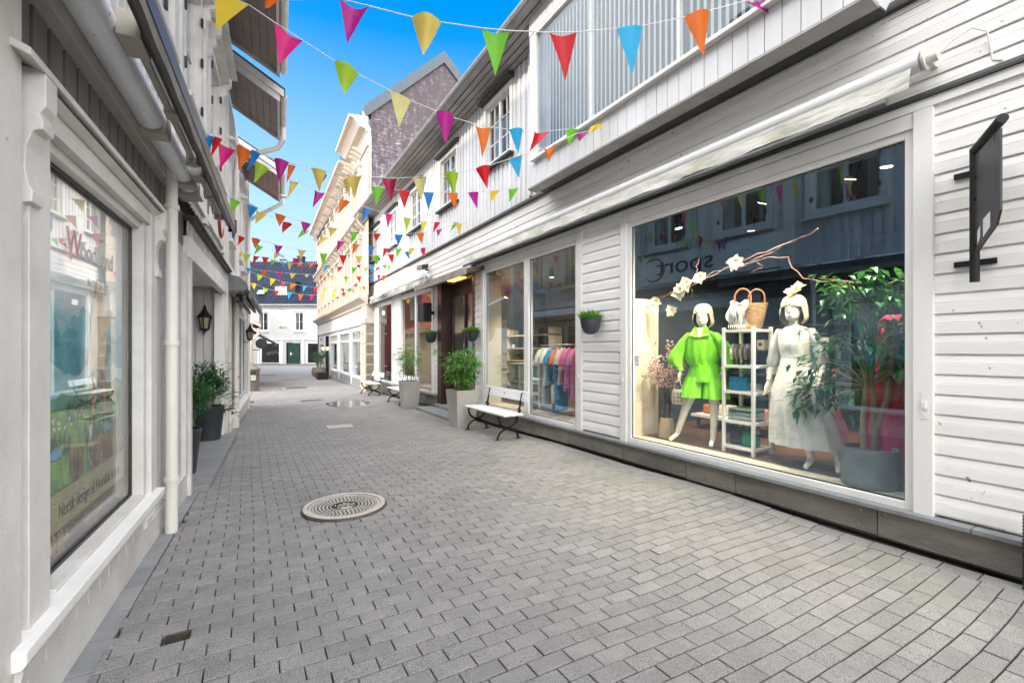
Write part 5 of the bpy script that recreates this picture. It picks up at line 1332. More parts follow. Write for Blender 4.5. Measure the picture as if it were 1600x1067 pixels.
def wig(c, parent, s=1.0):
    x, y, z = c; w = LB(); n = 36
    R_ = [(.150,.004),(.147,.035),(.138,.066),(.122,.092),(.095,.112),(.065,.122),(.035,.128),(.02,.130),(-.02,.134),(-.06,.137),(-.095,.132),(-.125,.112),(-.138,.085)]
    rings = []
    for h, r in R_:
        gap = 0 if h > .06 else R(8) if h > .03 else R(52+14*min(1,(.03-h)/.10))
        rr = []
        for i in range(n):
            a = -PI/2+gap+(2*PI-2*gap)*i/(n-1)
            m = 1+.025*math.sin(13*a+h*20)+.015*math.sin(29*a)
            rr.append((x+r*.86*m*s*math.cos(a), y+.018*s+r*(1.02 if math.sin(a) > 0 else .82)*m*s*math.sin(a), z+h*s))
        rings.append(rr)
    w.loft(rings, cap=False, closed=False)
    return w.build('wig', M['wig'], parent, smooth='all', fixn=False)

mq = thing('mannequin', 'blonde cream mannequin in a lime green shirt and shorts in the display window', 'mannequin', (4.98, 3.78, .335), R(-70), 'display mannequins')
J = dict(pelvis=((.03,0,.92),(.125,.10)), belly=((.0,0,1.06),(.10,.08)), chest=((-.02,0,1.27),(.125,.095)), neckb=((-.02,0,1.44),(.06,.06)), neck=((-.01,-.01,1.52),.046),
  shl=((-.17,0,1.39),.05), ell=((-.34,.02,1.12),.038), wrl=((-.26,-.07,.94),.024), shr=((.14,0,1.38),.05), elr=((.30,.06,1.12),.038), wrr=((.24,-.03,.95),.024),
  hl=((-.06,0,.86),.09), kl=((-.21,-.02,.46),.056), al=((-.34,.02,.09),.034), tl=((-.39,-.12,.03),.026), hr=((.12,0,.86),.09), kr=((.15,-.05,.47),.056), ar=((.13,-.04,.09),.034), tr=((.14,-.19,.03),.026))
skin_body('body', J, [('pelvis','belly'),('belly','chest'),('chest','neckb'),('neckb','neck'),('chest','shl'),('shl','ell'),('ell','wrl'),('chest','shr'),('shr','elr'),('elr','wrr'),('pelvis','hl'),('hl','kl'),('kl','al'),('al','tl'),('pelvis','hr'),('hr','kr'),('kr','ar'),('ar','tr')], M['manne'], mq)
b = LB(); head(b, (0,-.03,1.63)); b.tube([(-.01,-.01,1.46),(0,-.015,1.56)], [.05,.045], 14); b.build('head', M['manne'], mq, smooth='all')
b = LB(); hand(b, (-.26,-.07,.93), (-.15,-.1,-1), (0,-1,0)); hand(b, (.24,-.03,.95), (-.3,.1,-1), (0,-1,0)); b.build('hand', M['manne'], mq, smooth=True)
wig((0,-.03,1.63), mq, 1.05)
b = LB()
b.loft([ell(-.015,.0,z,rx,ry,60,rp,13,z*6) for z, rx, ry, rp in ((1.465,.068,.062,0),(1.44,.10,.075,0),(1.41,.175,.088,.02),(1.36,.20,.105,.015),(1.28,.20,.12,.022),(1.18,.205,.128,.03),(1.10,.20,.13,.04),(1.05,.18,.125,.05),(1.01,.16,.12,.04))], cap=False)
def sleeve(P, rr):
    b.loft([[tuple(Vector(p)+Vector((rx*math.cos(2*PI*i/22)*(1+.05*math.sin(5*i)), rx*math.sin(2*PI*i/22)*(1+.05*math.sin(4*i+2)), 0))+off*0) for i in range(22)] for p, rx, off in [(q, r_, Vector((0,0,0))) for q, r_ in zip(P, rr)]], cap=False)
sleeve([(-.13,0,1.42),(-.21,.0,1.33),(-.29,.01,1.20),(-.34,.0,1.08),(-.33,-.02,1.02),(-.28,-.06,.975),(-.265,-.07,.94)], [.075,.085,.105,.115,.10,.05,.045])
sleeve([(.10,0,1.42),(.18,.0,1.33),(.26,.02,1.20),(.31,.04,1.08),(.30,.02,1.02),(.26,-.02,.975),(.245,-.03,.95)], [.075,.085,.10,.105,.09,.05,.045])
sh = b.build('shirt', M['lime'], mq, smooth='all')
b = LB()
for s in (-1, 1): b.prism([(-.015+s*.006,-.118,1.36),(-.015+s*.050,-.060,1.50),(-.015+s*.085,-.035,1.485),(-.015+s*.125,-.100,1.385)], (0,-.014,0))
b.build('collar', M['lime'], sh)
LB().prism([(-.052,-.088,1.475),(.022,-.088,1.475),(-.012,-.118,1.345)], (0,-.006,0)).build('neckline', M['manne'], mq)
b = LB()
for z in (1.30,1.23,1.16,1.09): b.tube([(-.014,-.128,z),(-.014,-.136,z)], .007, 8)
b.build('button', M['petal'], sh)
b = LB()
b.loft([ell(.0+q[3],0,q[0],q[1],q[2],36,.02,10) for q in ((1.075,.145,.115,-.0),(1.03,.155,.12,.01),(.97,.185,.125,.02),(.88,.215,.135,.02),(.80,.225,.14,.02))], cap=False)
for cx, dx in ((-.085,-.055), (.135,.015)):
    b.loft([ell(cx+dx*f, 0, z, r, r*1.05, 44, .055, 9, cx*9+z*3) for z, r, f in ((.86,.12,0),(.80,.132,.2),(.70,.148,.6),(.60,.162,1))], cap=False)
b.build('shorts', M['lime'], mq, smooth='all')
hb = thing('handbag', 'small cream crocheted handbag hanging from the green mannequin\'s hand', 'handbag', Vector((4.98,3.78,.335))+Matrix.Rotation(R(-70),3,'Z')@Vector((-.285,-.08,.50)), R(-60))
LB().loft([ell(0,0,z,rx,.035,20) for z, rx in ((0,.075),(.05,.09),(.14,.085),(.19,.07))]).build('bag', M['petal'], hb, smooth=True)
LB().tube([(-.06,0,.18),(-.045,0,.28),(-.01,0,.37),(.02,0,.28),(.06,0,.18)], .008, 6).build('strap', M['pale'], hb)
b = LB()
for i in range(9): b.box(-.055+.04*(i % 3), -.028+.04*(i % 3), -.041, -.030, .03+.05*(i//3), .058+.05*(i//3))
b.build('crochet_square', surf('crochet', (.06,.30,.22), (.45,.12,.16), 40, .8, isl=.5, space='obj'), hb)

m2 = thing('mannequin', 'blonde cream mannequin in a long white tiered dress in the display window', 'mannequin', (5.02, 2.66, .335), R(-82), 'display mannequins')
J = dict(pelvis=((0,0,.95),(.12,.10)), belly=((-.0,0,1.10),(.095,.08)), chest=((-.02,0,1.28),(.12,.09)), neckb=((-.03,0,1.44),.06), neck=((-.03,-.01,1.52),.046), shl=((-.19,0,1.40),.05), ell=((-.25,.03,1.10),.036), wrl=((-.27,-.05,.86),.024),
  shr=((.15,0,1.40),.05), elr=((.24,.04,1.12),.036), wrr=((.24,-.08,.92),.024), hl=((-.04,0,.86),.085), kl=((.10,-.10,.50),.055), al=((.17,-.12,.09),.034), tl=((.16,-.26,.03),.026), hr=((.12,0,.86),.085), kr=((.30,-.03,.50),.055), ar=((.40,-.10,.10),.034), tr=((.44,-.23,.03),.026))
skin_body('body', J, [('pelvis','belly'),('belly','chest'),('chest','neckb'),('neckb','neck'),('chest','shl'),('shl','ell'),('ell','wrl'),('chest','shr'),('shr','elr'),('elr','wrr'),('pelvis','hl'),('hl','kl'),('kl','al'),('al','tl'),('pelvis','hr'),('hr','kr'),('kr','ar'),('ar','tr')], M['manne'], m2)
b = LB(); head(b, (-.03,-.03,1.63)); b.tube([(-.03,-.01,1.44),(-.03,-.015,1.56)], [.05,.045], 14); b.build('head', M['manne'], m2, smooth='all')
b = LB(); hand(b, (-.27,-.05,.85), (-.1,-.2,-1), (0,-1,0)); hand(b, (.24,-.08,.91), (.1,-.4,-1), (0,-1,0)); b.build('hand', M['manne'], m2, smooth=True)
wig((-.03,-.03,1.63), m2, 1.1)
b = LB()
b.loft([ell(cx,0,z,rx,ry,56,rp,14,z*3) for z, cx, rx, ry, rp in ((1.46,-.03,.07,.06,0),(1.43,-.02,.12,.08,0),(1.39,-.02,.175,.095,.01),(1.30,-.02,.165,.125,.012),(1.20,-.02,.148,.12,.02),(1.14,-.01,.138,.11,.02),(1.10,-.01,.145,.118,.03),(1.0,.0,.175,.145,.035),(.8,.03,.26,.21,.05),(.62,.06,.30,.25,.06),(.54,.075,.315,.265,.06),(.53,.075,.315,.265,.07),(.45,.085,.325,.275,.075),(.3,.10,.345,.29,.08),(.22,.11,.355,.30,.08))], cap=False)
sleeve([(-.14,0,1.43),(-.185,.01,1.34),(-.225,.03,1.2),(-.25,.03,1.08),(-.255,.02,1.03)], [.06,.066,.062,.066,.05]); sleeve([(.10,0,1.43),(.145,.01,1.34),(.19,.03,1.2),(.22,.03,1.08),(.23,.02,1.03)], [.06,.066,.062,.066,.05])
dr2 = b.build('dress', M['dress'], m2, smooth='all')
b = LB()
b.loft([ell(-.01,0,z,rx,ry,40) for z, rx, ry in ((1.15,.142,.114),(1.13,.144,.116))], cap=False)
b.build('waistband', M['dress'], dr2)
def flower(b, c, r, d=(0,-1,0), n=7, seed=0):
    rd = random.Random(seed); c = Vector(c); d = Vector(d).normalized(); x = d.cross(Vector((.3,.2,1))).normalized(); y = d.cross(x)
    for lay in range(2):
        for i in range(n):
            a = 2*PI*(i+.5*lay)/n+rd.uniform(-.2,.2); v = x*math.cos(a)+y*math.sin(a)+d*(.35+.5*lay); b.leaf(c, v, r*rd.uniform(.75,1.1)*(1-.3*lay), r*rd.uniform(.8,1.1), nrm=d, fold=rd.uniform(.0,.3), droop=rd.uniform(-.25,.35))
b = LB(); flower(b, (-.02,-.05,1.80), .10, (0,-.6,.8), 7, 1); flower(b, (.02,-.02,1.86), .08, (.2,-.5,.9), 6, 2); b.build('hair_flower', M['petal'], m2, fixn=False)

# ------------------------------------------------------------------ display shelf and what stands on it
sx0, sx1, sy0, sy1 = 4.88, 5.25, 3.05, 3.45
sf = thing('display_shelf', 'narrow white open shelf tower between the two mannequins', 'shelf', (5.06,3.25,.335))
b = MB()
for x in (sx0, sx1-.035):
    for y in (sy0, sy1-.035): b.box(x, x+.035, y, y+.035, .335, 1.80)
b.build('frame', M['whitewood'], sf, bevel=.003)
for z in (.42, .715, 1.06, 1.36, 1.775):
    b = MB(); b.box(sx0+.002, sx1-.002, sy0+.036, sy1-.036, z-.03, z); b.box(sx0+.036, sx1-.036, sy0+.002, sy0+.034, z-.03, z); b.box(sx0+.036, sx1-.036, sy1-.034, sy1-.002, z-.03, z); b.build('shelf_board', M['whitewood'], sf)
bg = thing('straw_basket', 'woven straw shopper with tan handles on top of the shelf tower', 'basket', (5.06,3.22,1.776), R(-70))
LB().loft([ell(0,0,z,rx,ry,30,.006,15) for z, rx, ry in ((0,.12,.075),(.02,.135,.08),(.15,.165,.095),(.30,.20,.10),(.30,.19,.09),(.1,.14,.07))], cap=True).build('basket', M['straw'], bg, smooth=True)
for y, xo in ((-.085,-.05), (.085,.06)):
    LB().tube([(xo-.085,y,.22)]+[(xo-.085*math.cos(a),y,.37+.10*math.sin(a)) for a in [PI*k/14 for k in range(15)]]+[(xo+.085,y,.22)], .010, 8).build('handle', M['leather'], bg, smooth=True)
LB().lathe([(0,0),(.03,0),(.03,.006),(0,.006)], (0,-.10,.24), 12).build('tag', M['leather'], bg)
sc = thing('scarf', 'striped white fringed scarf draped over the straw shopper', 'scarf', (5.06,3.22,1.776), R(-70))
b = LB(); rows = []
for q in range(9):
    f = q/8; rows.append([(-.20+.20*i/9+.02*math.sin(q), (-.12-.03*math.sin(f*4)+.012*math.sin(i*1.8+q)) if f > .2 else -.09+.05*(0.2-f)*5, .33-.30*f+.02*math.sin(i)) for i in range(10)])
b.loft(rows, cap=False, closed=False)
for i in range(9): b.tube([(-.19+.022*i,-.14,.05),(-.185+.022*i,-.145,.0)], .004, 4)
b.build('cloth', surf('striped_scarf', (.80,.76,.68), (.12,.12,.14), 1, .8, space='obj', stretch=(60,2,9), ramp=(.56,.6)), sc, smooth='all', fixn=False)
for i in range(5):
    h = thing('hair_band', ('cream','dark patterned','sandy patterned','grey patterned','plain dark brown')[i]+' padded hair band on the second shelf, '+('farthest left','second from left','middle of the row','second from right','farthest right')[i], 'hair band', (5.0+.005*i, 3.37-.055*i, 1.50), R(12), 'hair bands on the shelf tower')
    LB().tube([(.09*math.cos(a), .0, .09*math.sin(a)) for a in [R(-50+280*k/18) for k in range(19)]], [.012+.013*math.sin(PI*k/18) for k in range(19)], 8).build('band', surf('band_cloth', ((.55,.48,.36),(.12,.08,.07),(.45,.36,.25),(.30,.28,.27),(.08,.05,.045))[i], ((.5,.42,.3),(.30,.22,.2),(.15,.1,.08),(.1,.1,.1),(.06,.04,.035))[i], 40, .7, space='obj'), h, smooth='all')
    LB().box(-.004,.004,-.012,.012,-.138,-.05).build('stand', M['black'], h)
def bag(name, label, loc, rz, w, d, hgt, mat, flap=True):
    r = thing(name, label, 'handbag', loc, rz, 'leather bags on the shelf tower')
    LB().loft([[(-w,-d,0),(w,-d,0),(w,d,0),(-w,d,0)],[(-w*1.04,-d*1.1,hgt*.3),(w*1.04,-d*1.1,hgt*.3),(w*1.04,d,hgt*.3),(-w*1.04,d,hgt*.3)],[(-w*.95,-d*.7,hgt),(w*.95,-d*.7,hgt),(w*.95,d*.7,hgt),(-w*.95,d*.7,hgt)]]).build('bag', mat, r, bevel=.015)
    if flap: LB().prism([(-w*.98,-d*1.02,hgt*.35),(-w*.98,-d*1.2,hgt*.42),(-w*.98,-d*.85,hgt+.012),(-w*.98,d*.6,hgt+.012),(-w*.98,d*.6,hgt+.002),(-w*.98,-d*.7,hgt+.002)], (w*1.96,0,0)).build('flap', mat, r, bevel=.006)
    LB().tube([(-w*.7,0,hgt*.98),(-w*.6,0,hgt*1.35),(0,0,hgt*1.5),(w*.6,0,hgt*1.35),(w*.7,0,hgt*.98)], .007, 6).build('strap', mat, r)
bag('handbag', 'bright blue flap bag on the third shelf of the tower', (5.0,3.30,1.062), R(-80), .105,.045,.15, M['bluebag'])
bag('handbag', 'black soft bag on the lowest shelf of the tower', (5.04,3.34,.422), R(-70), .085,.06,.20, M['blackplastic'], False)
bag('handbag', 'emerald green bag on the lowest shelf of the tower', (5.02,3.17,.422), R(-80), .085,.05,.17, M['greenbag'], False)
for i in range(6):
    h = thing('folded_cloth', ('sage green','white','grey striped','mint','dark grey','pale green')[i]+' folded cloth in the pile on the fourth shelf, '+('bottom','second from bottom','third from bottom','fourth from bottom','second from top','top')[i], 'folded clothes', (5.05,3.25,.717+.024*i), R(3*(-1)**i), 'folded clothes on the shelf tower')
    LB().loft([[(-.13,-.15,z),(.13,-.15,z),(.13,.15,z),(-.13,.15,z)] for z in (.001,.022)]).build('cloth', surf('folded_fabric', ((.30,.42,.28),(.70,.70,.66),(.35,.38,.40),(.36,.55,.45),(.12,.13,.14),(.50,.60,.42))[i], None, 20, .8, space='obj'), h, bevel=.008)

# ------------------------------------------------------------------ ficus, dress, vase, branch
fp = thing('plant_pot', 'wide grey concrete tub in the corner of the display window', 'plant pot', (4.79,1.92,.336))
LB().lathe([(0,0),(.20,0),(.212,.02),(.212,.33),(.205,.34),(.185,.34),(.18,.30),(0,.29)], (0,0,0), 36).build('pot', surf('tub_concrete', (.20,.205,.195), (.12,.125,.12), 5, .6, space='obj', bump=.3), fp, smooth=True)
fc = thing('ficus_tree', 'artificial ficus tree with pale stems in the grey concrete tub', 'plant', (4.79,1.92,.60))
rd = random.Random(11); st = LB(); lf = LB()
trunks = [[(-.04,.03,0),(-.05,.03,.3),(-.03,.02,.6),(.0,.05,.95),(-.02,.08,1.3)],[(.03,-.02,0),(.035,-.02,.35),(.02,-.01,.7),(.03,-.03,1.0),(.0,-.02,1.45)],[(.04,-.03,.25),(.07,-.10,.5),(.06,-.13,.8),(.03,-.18,1.1)]]
for T_ in trunks: st.tube(T_, [.026,.024,.021,.016,.008][:len(T_)], 9)
clus = []
for k_, (z0_, z1_, qn, y0_, y1_, x0_, x1_) in enumerate(((1.32,1.62,17,-.36,.34,-.22,.2),(.95,1.22,17,-.40,.46,-.26,.2),(.74,.92,6,-.34,-.08,-.2,.15),(.74,.95,7,.12,.46,-.25,.1),(.42,.66,9,.14,.50,-.28,.05))):
    for i in range(qn):
        p = Vector((rd.uniform(x0_,x1_), rd.uniform(y0_,y1_), rd.uniform(z0_,z1_))); clus.append(p); st.tube([(0,0,max(.6,p.z-.3)),tuple(Vector((0,0,max(.65,p.z-.08)))*.5+p*.5),tuple(p)], [.008,.005,.003], 5)
for c in clus:
    for k in range(24):
        p = c+Vector((rd.gauss(0,.06),rd.gauss(0,.075),rd.gauss(0,.045)))
        d = Vector((p.x*1.2+rd.uniform(-.7,.7),p.y*1.2+rd.uniform(-.7,.7),rd.uniform(-.7,.25))); ln_ = rd.uniform(.085,.14); tx = p+d.normalized()*ln_
        if min(tx.x,p.x) < -.19 or min(tx.y,p.y) < -.40: continue
        lf.leaf(p, d, ln_, rd.uniform(.04,.06), droop=rd.uniform(.1,.45), fold=.12)
st.build('trunk', M['bark'], fc, smooth=True); lf.build('foliage', M['ficus'], fc, fixn=False)

rdress = thing('hanging_dress', 'crimson lace dress hanging at the near end of the display window', 'dress', (5.12,1.86,.36), R(-75))
LB().loft([ell(0,0,z,rx,ry,44,rp,11,z*2) for z, rx, ry, rp in ((1.50,.06,.05,0),(1.44,.13,.08,.01),(1.2,.15,.11,.02),(1.02,.14,.10,.03),(.7,.21,.14,.08),(.35,.25,.17,.11),(.02,.28,.19,.13))], cap=False).build('dress', M['red'], rdress, smooth='all')
LB().tube([(0,0,.0),(0,0,1.5),(0,0,1.56),(.03,0,1.60),(.0,0,1.64)], .008, 6).build('stand', M['black'], rdress)
vs = thing('vase', 'pale wound cone vase on the floor at the far end of the display window', 'vase', (4.95,4.34,.336))
LB().lathe([(0,0),(.095,0),(.105,.01),(.10,.12),(.082,.27),(.07,.275)], (0,0,0), 28).build('base', M['pale'], vs, smooth=True)
LB().lathe([(.07,.275),(.062,.42),(.045,.60),(.04,.61)], (0,0,0), 24).build('neck', surf('smoked_glass', (.05,.045,.04), (.08,.07,.06), 5, .12), vs, smooth=True)
bl = thing('blossom_branches', 'pale pink cherry blossom branches in the cone vase', 'plant', (4.95,4.34,.60)); tw = LB(); pb2 = LB(); rd = random.Random(4)
for i in range(11):
    a = rd.uniform(0,2*PI); q = rd.uniform(.12,.30); P = [Vector((0,0,0)),Vector((q*.15*math.cos(a),q*.15*math.sin(a),.32)),Vector((q*.6*math.cos(a),q*.6*math.sin(a),.62)),Vector((q*math.cos(a),q*1.15*math.sin(a),rd.uniform(.55,1.12)))]
    tw.tube([tuple(p) for p in P], [.006,.005,.004,.002], 5)
    for k in range(42):
        t = rd.uniform(1.4,3); j = int(min(t,2.999)); p = P[j]+(P[j+1]-P[j])*(t-j) if j < 3 else P[3]
        p = p+Vector((rd.gauss(0,.035),rd.gauss(0,.035),rd.gauss(0,.035))); pb2.ball(tuple(p), rd.uniform(.009,.019), 1, 1, .8, 5, 3)
tw.build('stem', M['twig'], bl); pb2.build('blossom', M['blossom'], bl)
br = thing('flower_garland', 'long bare twig garland with big cream flowers strung across the display window', 'garland', (4.95,3.3,2.5))
tw = MB(); mainp = [(4.88,4.62,2.13),(4.90,4.35,2.26),(4.92,3.95,2.40),(4.95,3.55,2.47),(4.97,3.15,2.60),(4.95,2.75,2.66),(4.93,2.40,2.74)]
def rag(P, r, s):
    rd = random.Random(s); tw.tube([(p[0]+rd.uniform(-.015,.015),p[1]+rd.uniform(-.02,.02),p[2]+rd.uniform(-.012,.012)) for p in P], r, 6)
def dens(P, k=4):
    o = []
    for a, b in zip(P, P[1:]): o += [tuple(Vector(a)+(Vector(b)-Vector(a))*i/k) for i in range(k)]
    return o+[P[-1]]
rag(dens(mainp), .007, 1); rag(dens([(4.9,4.66,2.24),(4.93,4.1,2.30),(4.96,3.6,2.50),(4.95,3.2,2.52),(4.96,2.9,2.60),(4.94,2.6,2.70)]), .005, 2); rag(dens([(4.95,3.3,2.50),(4.97,2.95,2.56),(4.99,2.75,2.52),(5.0,2.62,2.30),(4.99,2.4,2.22),(4.97,2.0,2.16)]), .006, 3)
rag(dens([(4.92,3.95,2.40),(4.92,3.9,2.30),(4.93,3.93,2.20)]), .004, 4); rag(dens([(4.92,4.0,2.4),(4.9,4.12,2.22),(4.9,4.18,2.05)]), .004, 5); rag(dens([(4.94,3.8,2.44),(4.93,3.86,2.6),(4.93,3.78,2.68)]), .004, 6); rag(dens([(4.97,3.1,2.58),(4.98,3.0,2.46),(4.98,3.15,2.42)]), .003, 7)
tw.build('twig', M['twig'], br, smooth=True)
for i, p in enumerate(((4.87,4.46,2.20),(4.88,4.19,2.05),(4.89,4.05,2.33),(4.90,3.97,2.40),(4.89,3.76,2.44),(4.92,3.30,2.56),(4.9,4.08,2.28))):
    b = MB(); flower(b, p, .105, (-.9,-.4,.1), 7, 30+i); b.build('flower', M['petal'], br, fixn=False)
# back of the shop
bk = thing('wall_shelving', 'dark shelving with white boxes at the back of the display room', 'shelf', (7.6,4.3,.318))
b = MB()
for z in (.7,1.1,1.5,1.9): b.box(7.4,7.8,2.6,5.1,z,z+.03)
for y in (2.6,3.85,5.07): b.box(7.4,7.8,y,y+.03,.32,2.2)
b.build('frame', M['dark'], bk)
rd = random.Random(9)
for i in range(14):
    z = (.73,1.13,1.53)[i % 3]; y = 2.75+.165*i; hh = rd.uniform(.12,.26); t_ = thing('storage_box', ('white','beige','grey','dark green','terracotta')[i % 5]+' box on the back shelving, number %d along from the window end' % (i+1) if False else ('white','beige','grey','dark green','terracotta')[i % 5]+' box on the dark shelving at the back of the shop', 'box', (7.6,y,z), 0, 'boxes on the back shelving')
    LB().box(-.12,.12,-.065,.065,.001,hh).build('carton', surf('carton', ((.6,.6,.58),(.5,.42,.3),(.3,.31,.33),(.04,.15,.08),(.4,.14,.07))[i % 5], None, 5, .7, space='obj'), t_, bevel=.006); LB().box(-.122,-.1205,-.03,.03,hh*.4,hh*.7).build('label', M['dark'], t_)
tb = thing('display_table', 'low white table on castors with folded clothes behind the green mannequin', 'table', (6.2,4.2,.318))
b = MB(); b.box(5.9,6.6,3.6,4.7,.52,.56); b.build('top', M['whitewood'], tb)
for x in (5.95,6.5):
    for y in (3.66,4.6): b = MB(); b.box(x,x+.04,y,y+.04,.37,.52); b.tube([(x+.02,y,.345),(x+.02,y+.04,.345)], .027, 10); b.build('leg', M['steel'], tb)
for i in range(4):
    h = thing('folded_cloth', ('rose','navy','cream','rust')[i]+' folded pile on the low castor table', 'folded clothes', (6.2,3.8+.24*i,.561)); LB().box(-.14,.14,-.1,.1,.0,.14).build('cloth', surf('folded_fabric', ((.5,.2,.2),(.05,.07,.15),(.6,.55,.45),(.45,.16,.06))[i], None, 12, .8), h, bevel=.03)

# ------------------------------------------------------------------ second display: rail of clothes, cube shelves
rl2 = thing('clothes_rail', 'slim metal clothes rail in the second display window', 'clothes rail', (5.05,6.3,.336))
b = MB(); b.tube([(5.05,6.2,1.62),(5.05,7.6,1.62)], .012, 8); b.build('rail', M['steel'], rl2)
for y in (6.2,7.6): b = MB(); b.tube([(5.05,y,.345),(5.05,y,1.62)], .012, 8); b.tube([(4.85,y,.348),(5.25,y,.348)], .012, 8); b.build('leg', M['steel'], rl2)
def garment(i, y, col, ln, label, w=.20, sl=True):
    g = thing('hanging_garment', label, 'garment', (5.05,6.45+(y-5.95)*1.55,1.60), R(28), 'clothes on the rail')
    b = LB(); n = 20
    R_ = [(-.03,.05,.02),(-.07,.14,.03),(-.12,w,.04),(-.3,w*.95,.05),(-.55,w*1.0,.055),(-ln,w*1.15,.06)]
    b.loft([[(rx*math.cos(2*PI*k/n), ry*math.sin(2*PI*k/n)*(1+.3*math.sin(3*k+z*9)), z) for k in range(n)] for z, rx, ry in R_], cap=False)
    if sl:
        for s in (-1,1): b.tube([(s*w*.8,0,-.10),(s*(w+.07),0,-.22),(s*(w+.10),0,-.34)], [.05,.06,.065], 8, cap=False)
    b.build('cloth', surf('garment_cloth', col, tuple(c*.8 for c in col), 6, .8, space='obj', bump=.3, bscale=12, bdist=.02), g, smooth='all')
    LB().tube([(-.17,0,-.10),(0,0,-.03),(.17,0,-.10)], .007, 6).build('hanger', M['bark'], g); LB().tube([(0,0,-.03),(0,0,.02),(.012,0,.035),(.02,0,.02)], .003, 5).build('hook', M['steel'], g)
GL = [(6.62,(.62,.58,.50),.62,'cream knitted top, farthest along the clothes rail'),(6.50,(.70,.68,.62),.75,'white shirt second along the clothes rail'),(6.40,(.03,.25,.45),.7,'mid blue top between the white shirt and the orange top'),(6.30,(.72,.16,.03),.62,'bright orange top on the clothes rail'),(6.20,(.70,.50,.40),.70,'pale peach blouse between the orange and pink tops'),(6.08,(.62,.12,.30),.80,'bright pink blouse on the clothes rail'),(5.95,(.58,.20,.36),.95,'long rose pink dress nearest on the clothes rail')]
for i, a in enumerate(GL): garment(i, *a)
garment(8, 6.25, (.015,.22,.50), 1.2, 'long cobalt blue dress hanging lowest on the clothes rail', .24, False); garment(9, 6.56, (.55,.54,.50), 1.15, 'long pale grey trousers hanging behind the shirts', .15, False)
cs2 = thing('cube_shelf', 'white cube shelf unit at the far end of the second display window', 'shelf', (5.7,9.0,.336))
b = MB()
for y in (8.35,8.77,9.19,9.63): b.box(5.5,5.9,y,y+.03,.336,1.2)
for z in (.336,.76,1.18): b.box(5.5,5.9,8.38,9.63,z,z+.03)
b.build('frame', M['whitewood'], cs2)
b = MB(); b.loft([[(5.62,8.95+.2*math.cos(a)*k,1.45+.14*math.sin(a)*k) for a in [2*PI*i/20 for i in range(20)]] for k in (1,.86)], cap=False); b.build('ring_shelf', M['whitewood'], cs2)
rd = random.Random(12)
for i in range(6):
    y = 8.45+.41*(i % 3); z = .367+.424*(i//3)
    h = thing('stocked_item', ('ochre jug','green vase','dark basket','rust bowl','grey jar','cream jug')[i]+' in the white cube shelf', 'ornament', (5.68,y+.1,z)); LB().lathe([(0,0),(.08,0),(.10,.08),(.085,.18),(.05,.22),(.06,.27),(.04,.27),(0,.2)], (0,0,0), 18).build('body', surf('glaze', ((.4,.25,.06),(.06,.25,.1),(.12,.08,.05),(.4,.13,.05),(.25,.25,.25),(.6,.55,.42))[i], None, 6, .4, space='obj'), h, smooth=True); LB().tube([(.09,0,.08),(.13,0,.13),(.07,0,.2)], .008, 6).build('handle', M['bark'], h)
tq = thing('patterned_bag', 'turquoise patterned travel bag with handles on the white table by the clothes rail', 'bag', (5.4,8.0,.93))
LB().loft([ell(0,0,z,rx,ry,24) for z, rx, ry in ((0,.15,.19),(.05,.16,.20),(.22,.14,.18),(.27,.08,.15))]).build('bag', surf('patterned', (.05,.40,.38), (.10,.08,.05), 22, .7, space='obj', stretch=(1,1,3), ramp=(.48,.54)), tq, smooth=True)
for x in (-.05,.05): LB().tube([(x,-.09,.24),(x,-.07,.38),(x,0,.43),(x,.07,.38),(x,.09,.24)], .009, 6).build('handle', M['leather'], tq)
t2 = thing('side_table', 'white open side table under the turquoise bag', 'table', (5.4,8.0,.336)); b = MB(); b.box(5.1,5.6,7.72,8.28,.89,.93); b.box(5.1,5.6,7.72,8.28,.60,.63); b.build('top', M['whitewood'], t2)
for x in (5.1,5.57):
    for y in (7.72,8.25): b = MB(); b.box(x,x+.03,y,y+.03,.336,.889); b.build('leg', M['whitewood'], t2)
bk2 = thing('tall_shelving', 'tall cream shelving with plants and jars behind the second display window', 'shelf', (6.6,10.4,.318))
b = MB()
for z in (.5,.85,1.2,1.55,1.9): b.box(6.5,6.9,9.4,11.6,z,z+.03)
for y in (9.4,10.5,11.57): b.box(6.5,6.9,y,y+.03,.318,2.1)
b.build('frame', M['sillwood'], bk2)
for i in range(8):
    h = thing('shelf_plant', 'small leafy pot plant on the cream shelving', 'plant', (6.62,9.55+.26*i,.53+.35*(i % 4)), 0, 'small plants on the cream shelving'); LB().lathe([(0,0),(.05,0),(.065,.1),(0,.1)], (0,0,0), 12).build('pot', ((M['leather'],M['whitewood'],M['bark'])[i % 3]), h)
    g = LB(); rd = random.Random(i)
    for k in range(40): a = rd.uniform(0,2*PI); g.leaf((0,0,.1), (math.cos(a),math.sin(a),rd.uniform(.2,1.5)), rd.uniform(.08,.16), .03, droop=rd.uniform(0,.4))
    g.build('foliage', M['laurel'], h, fixn=False)
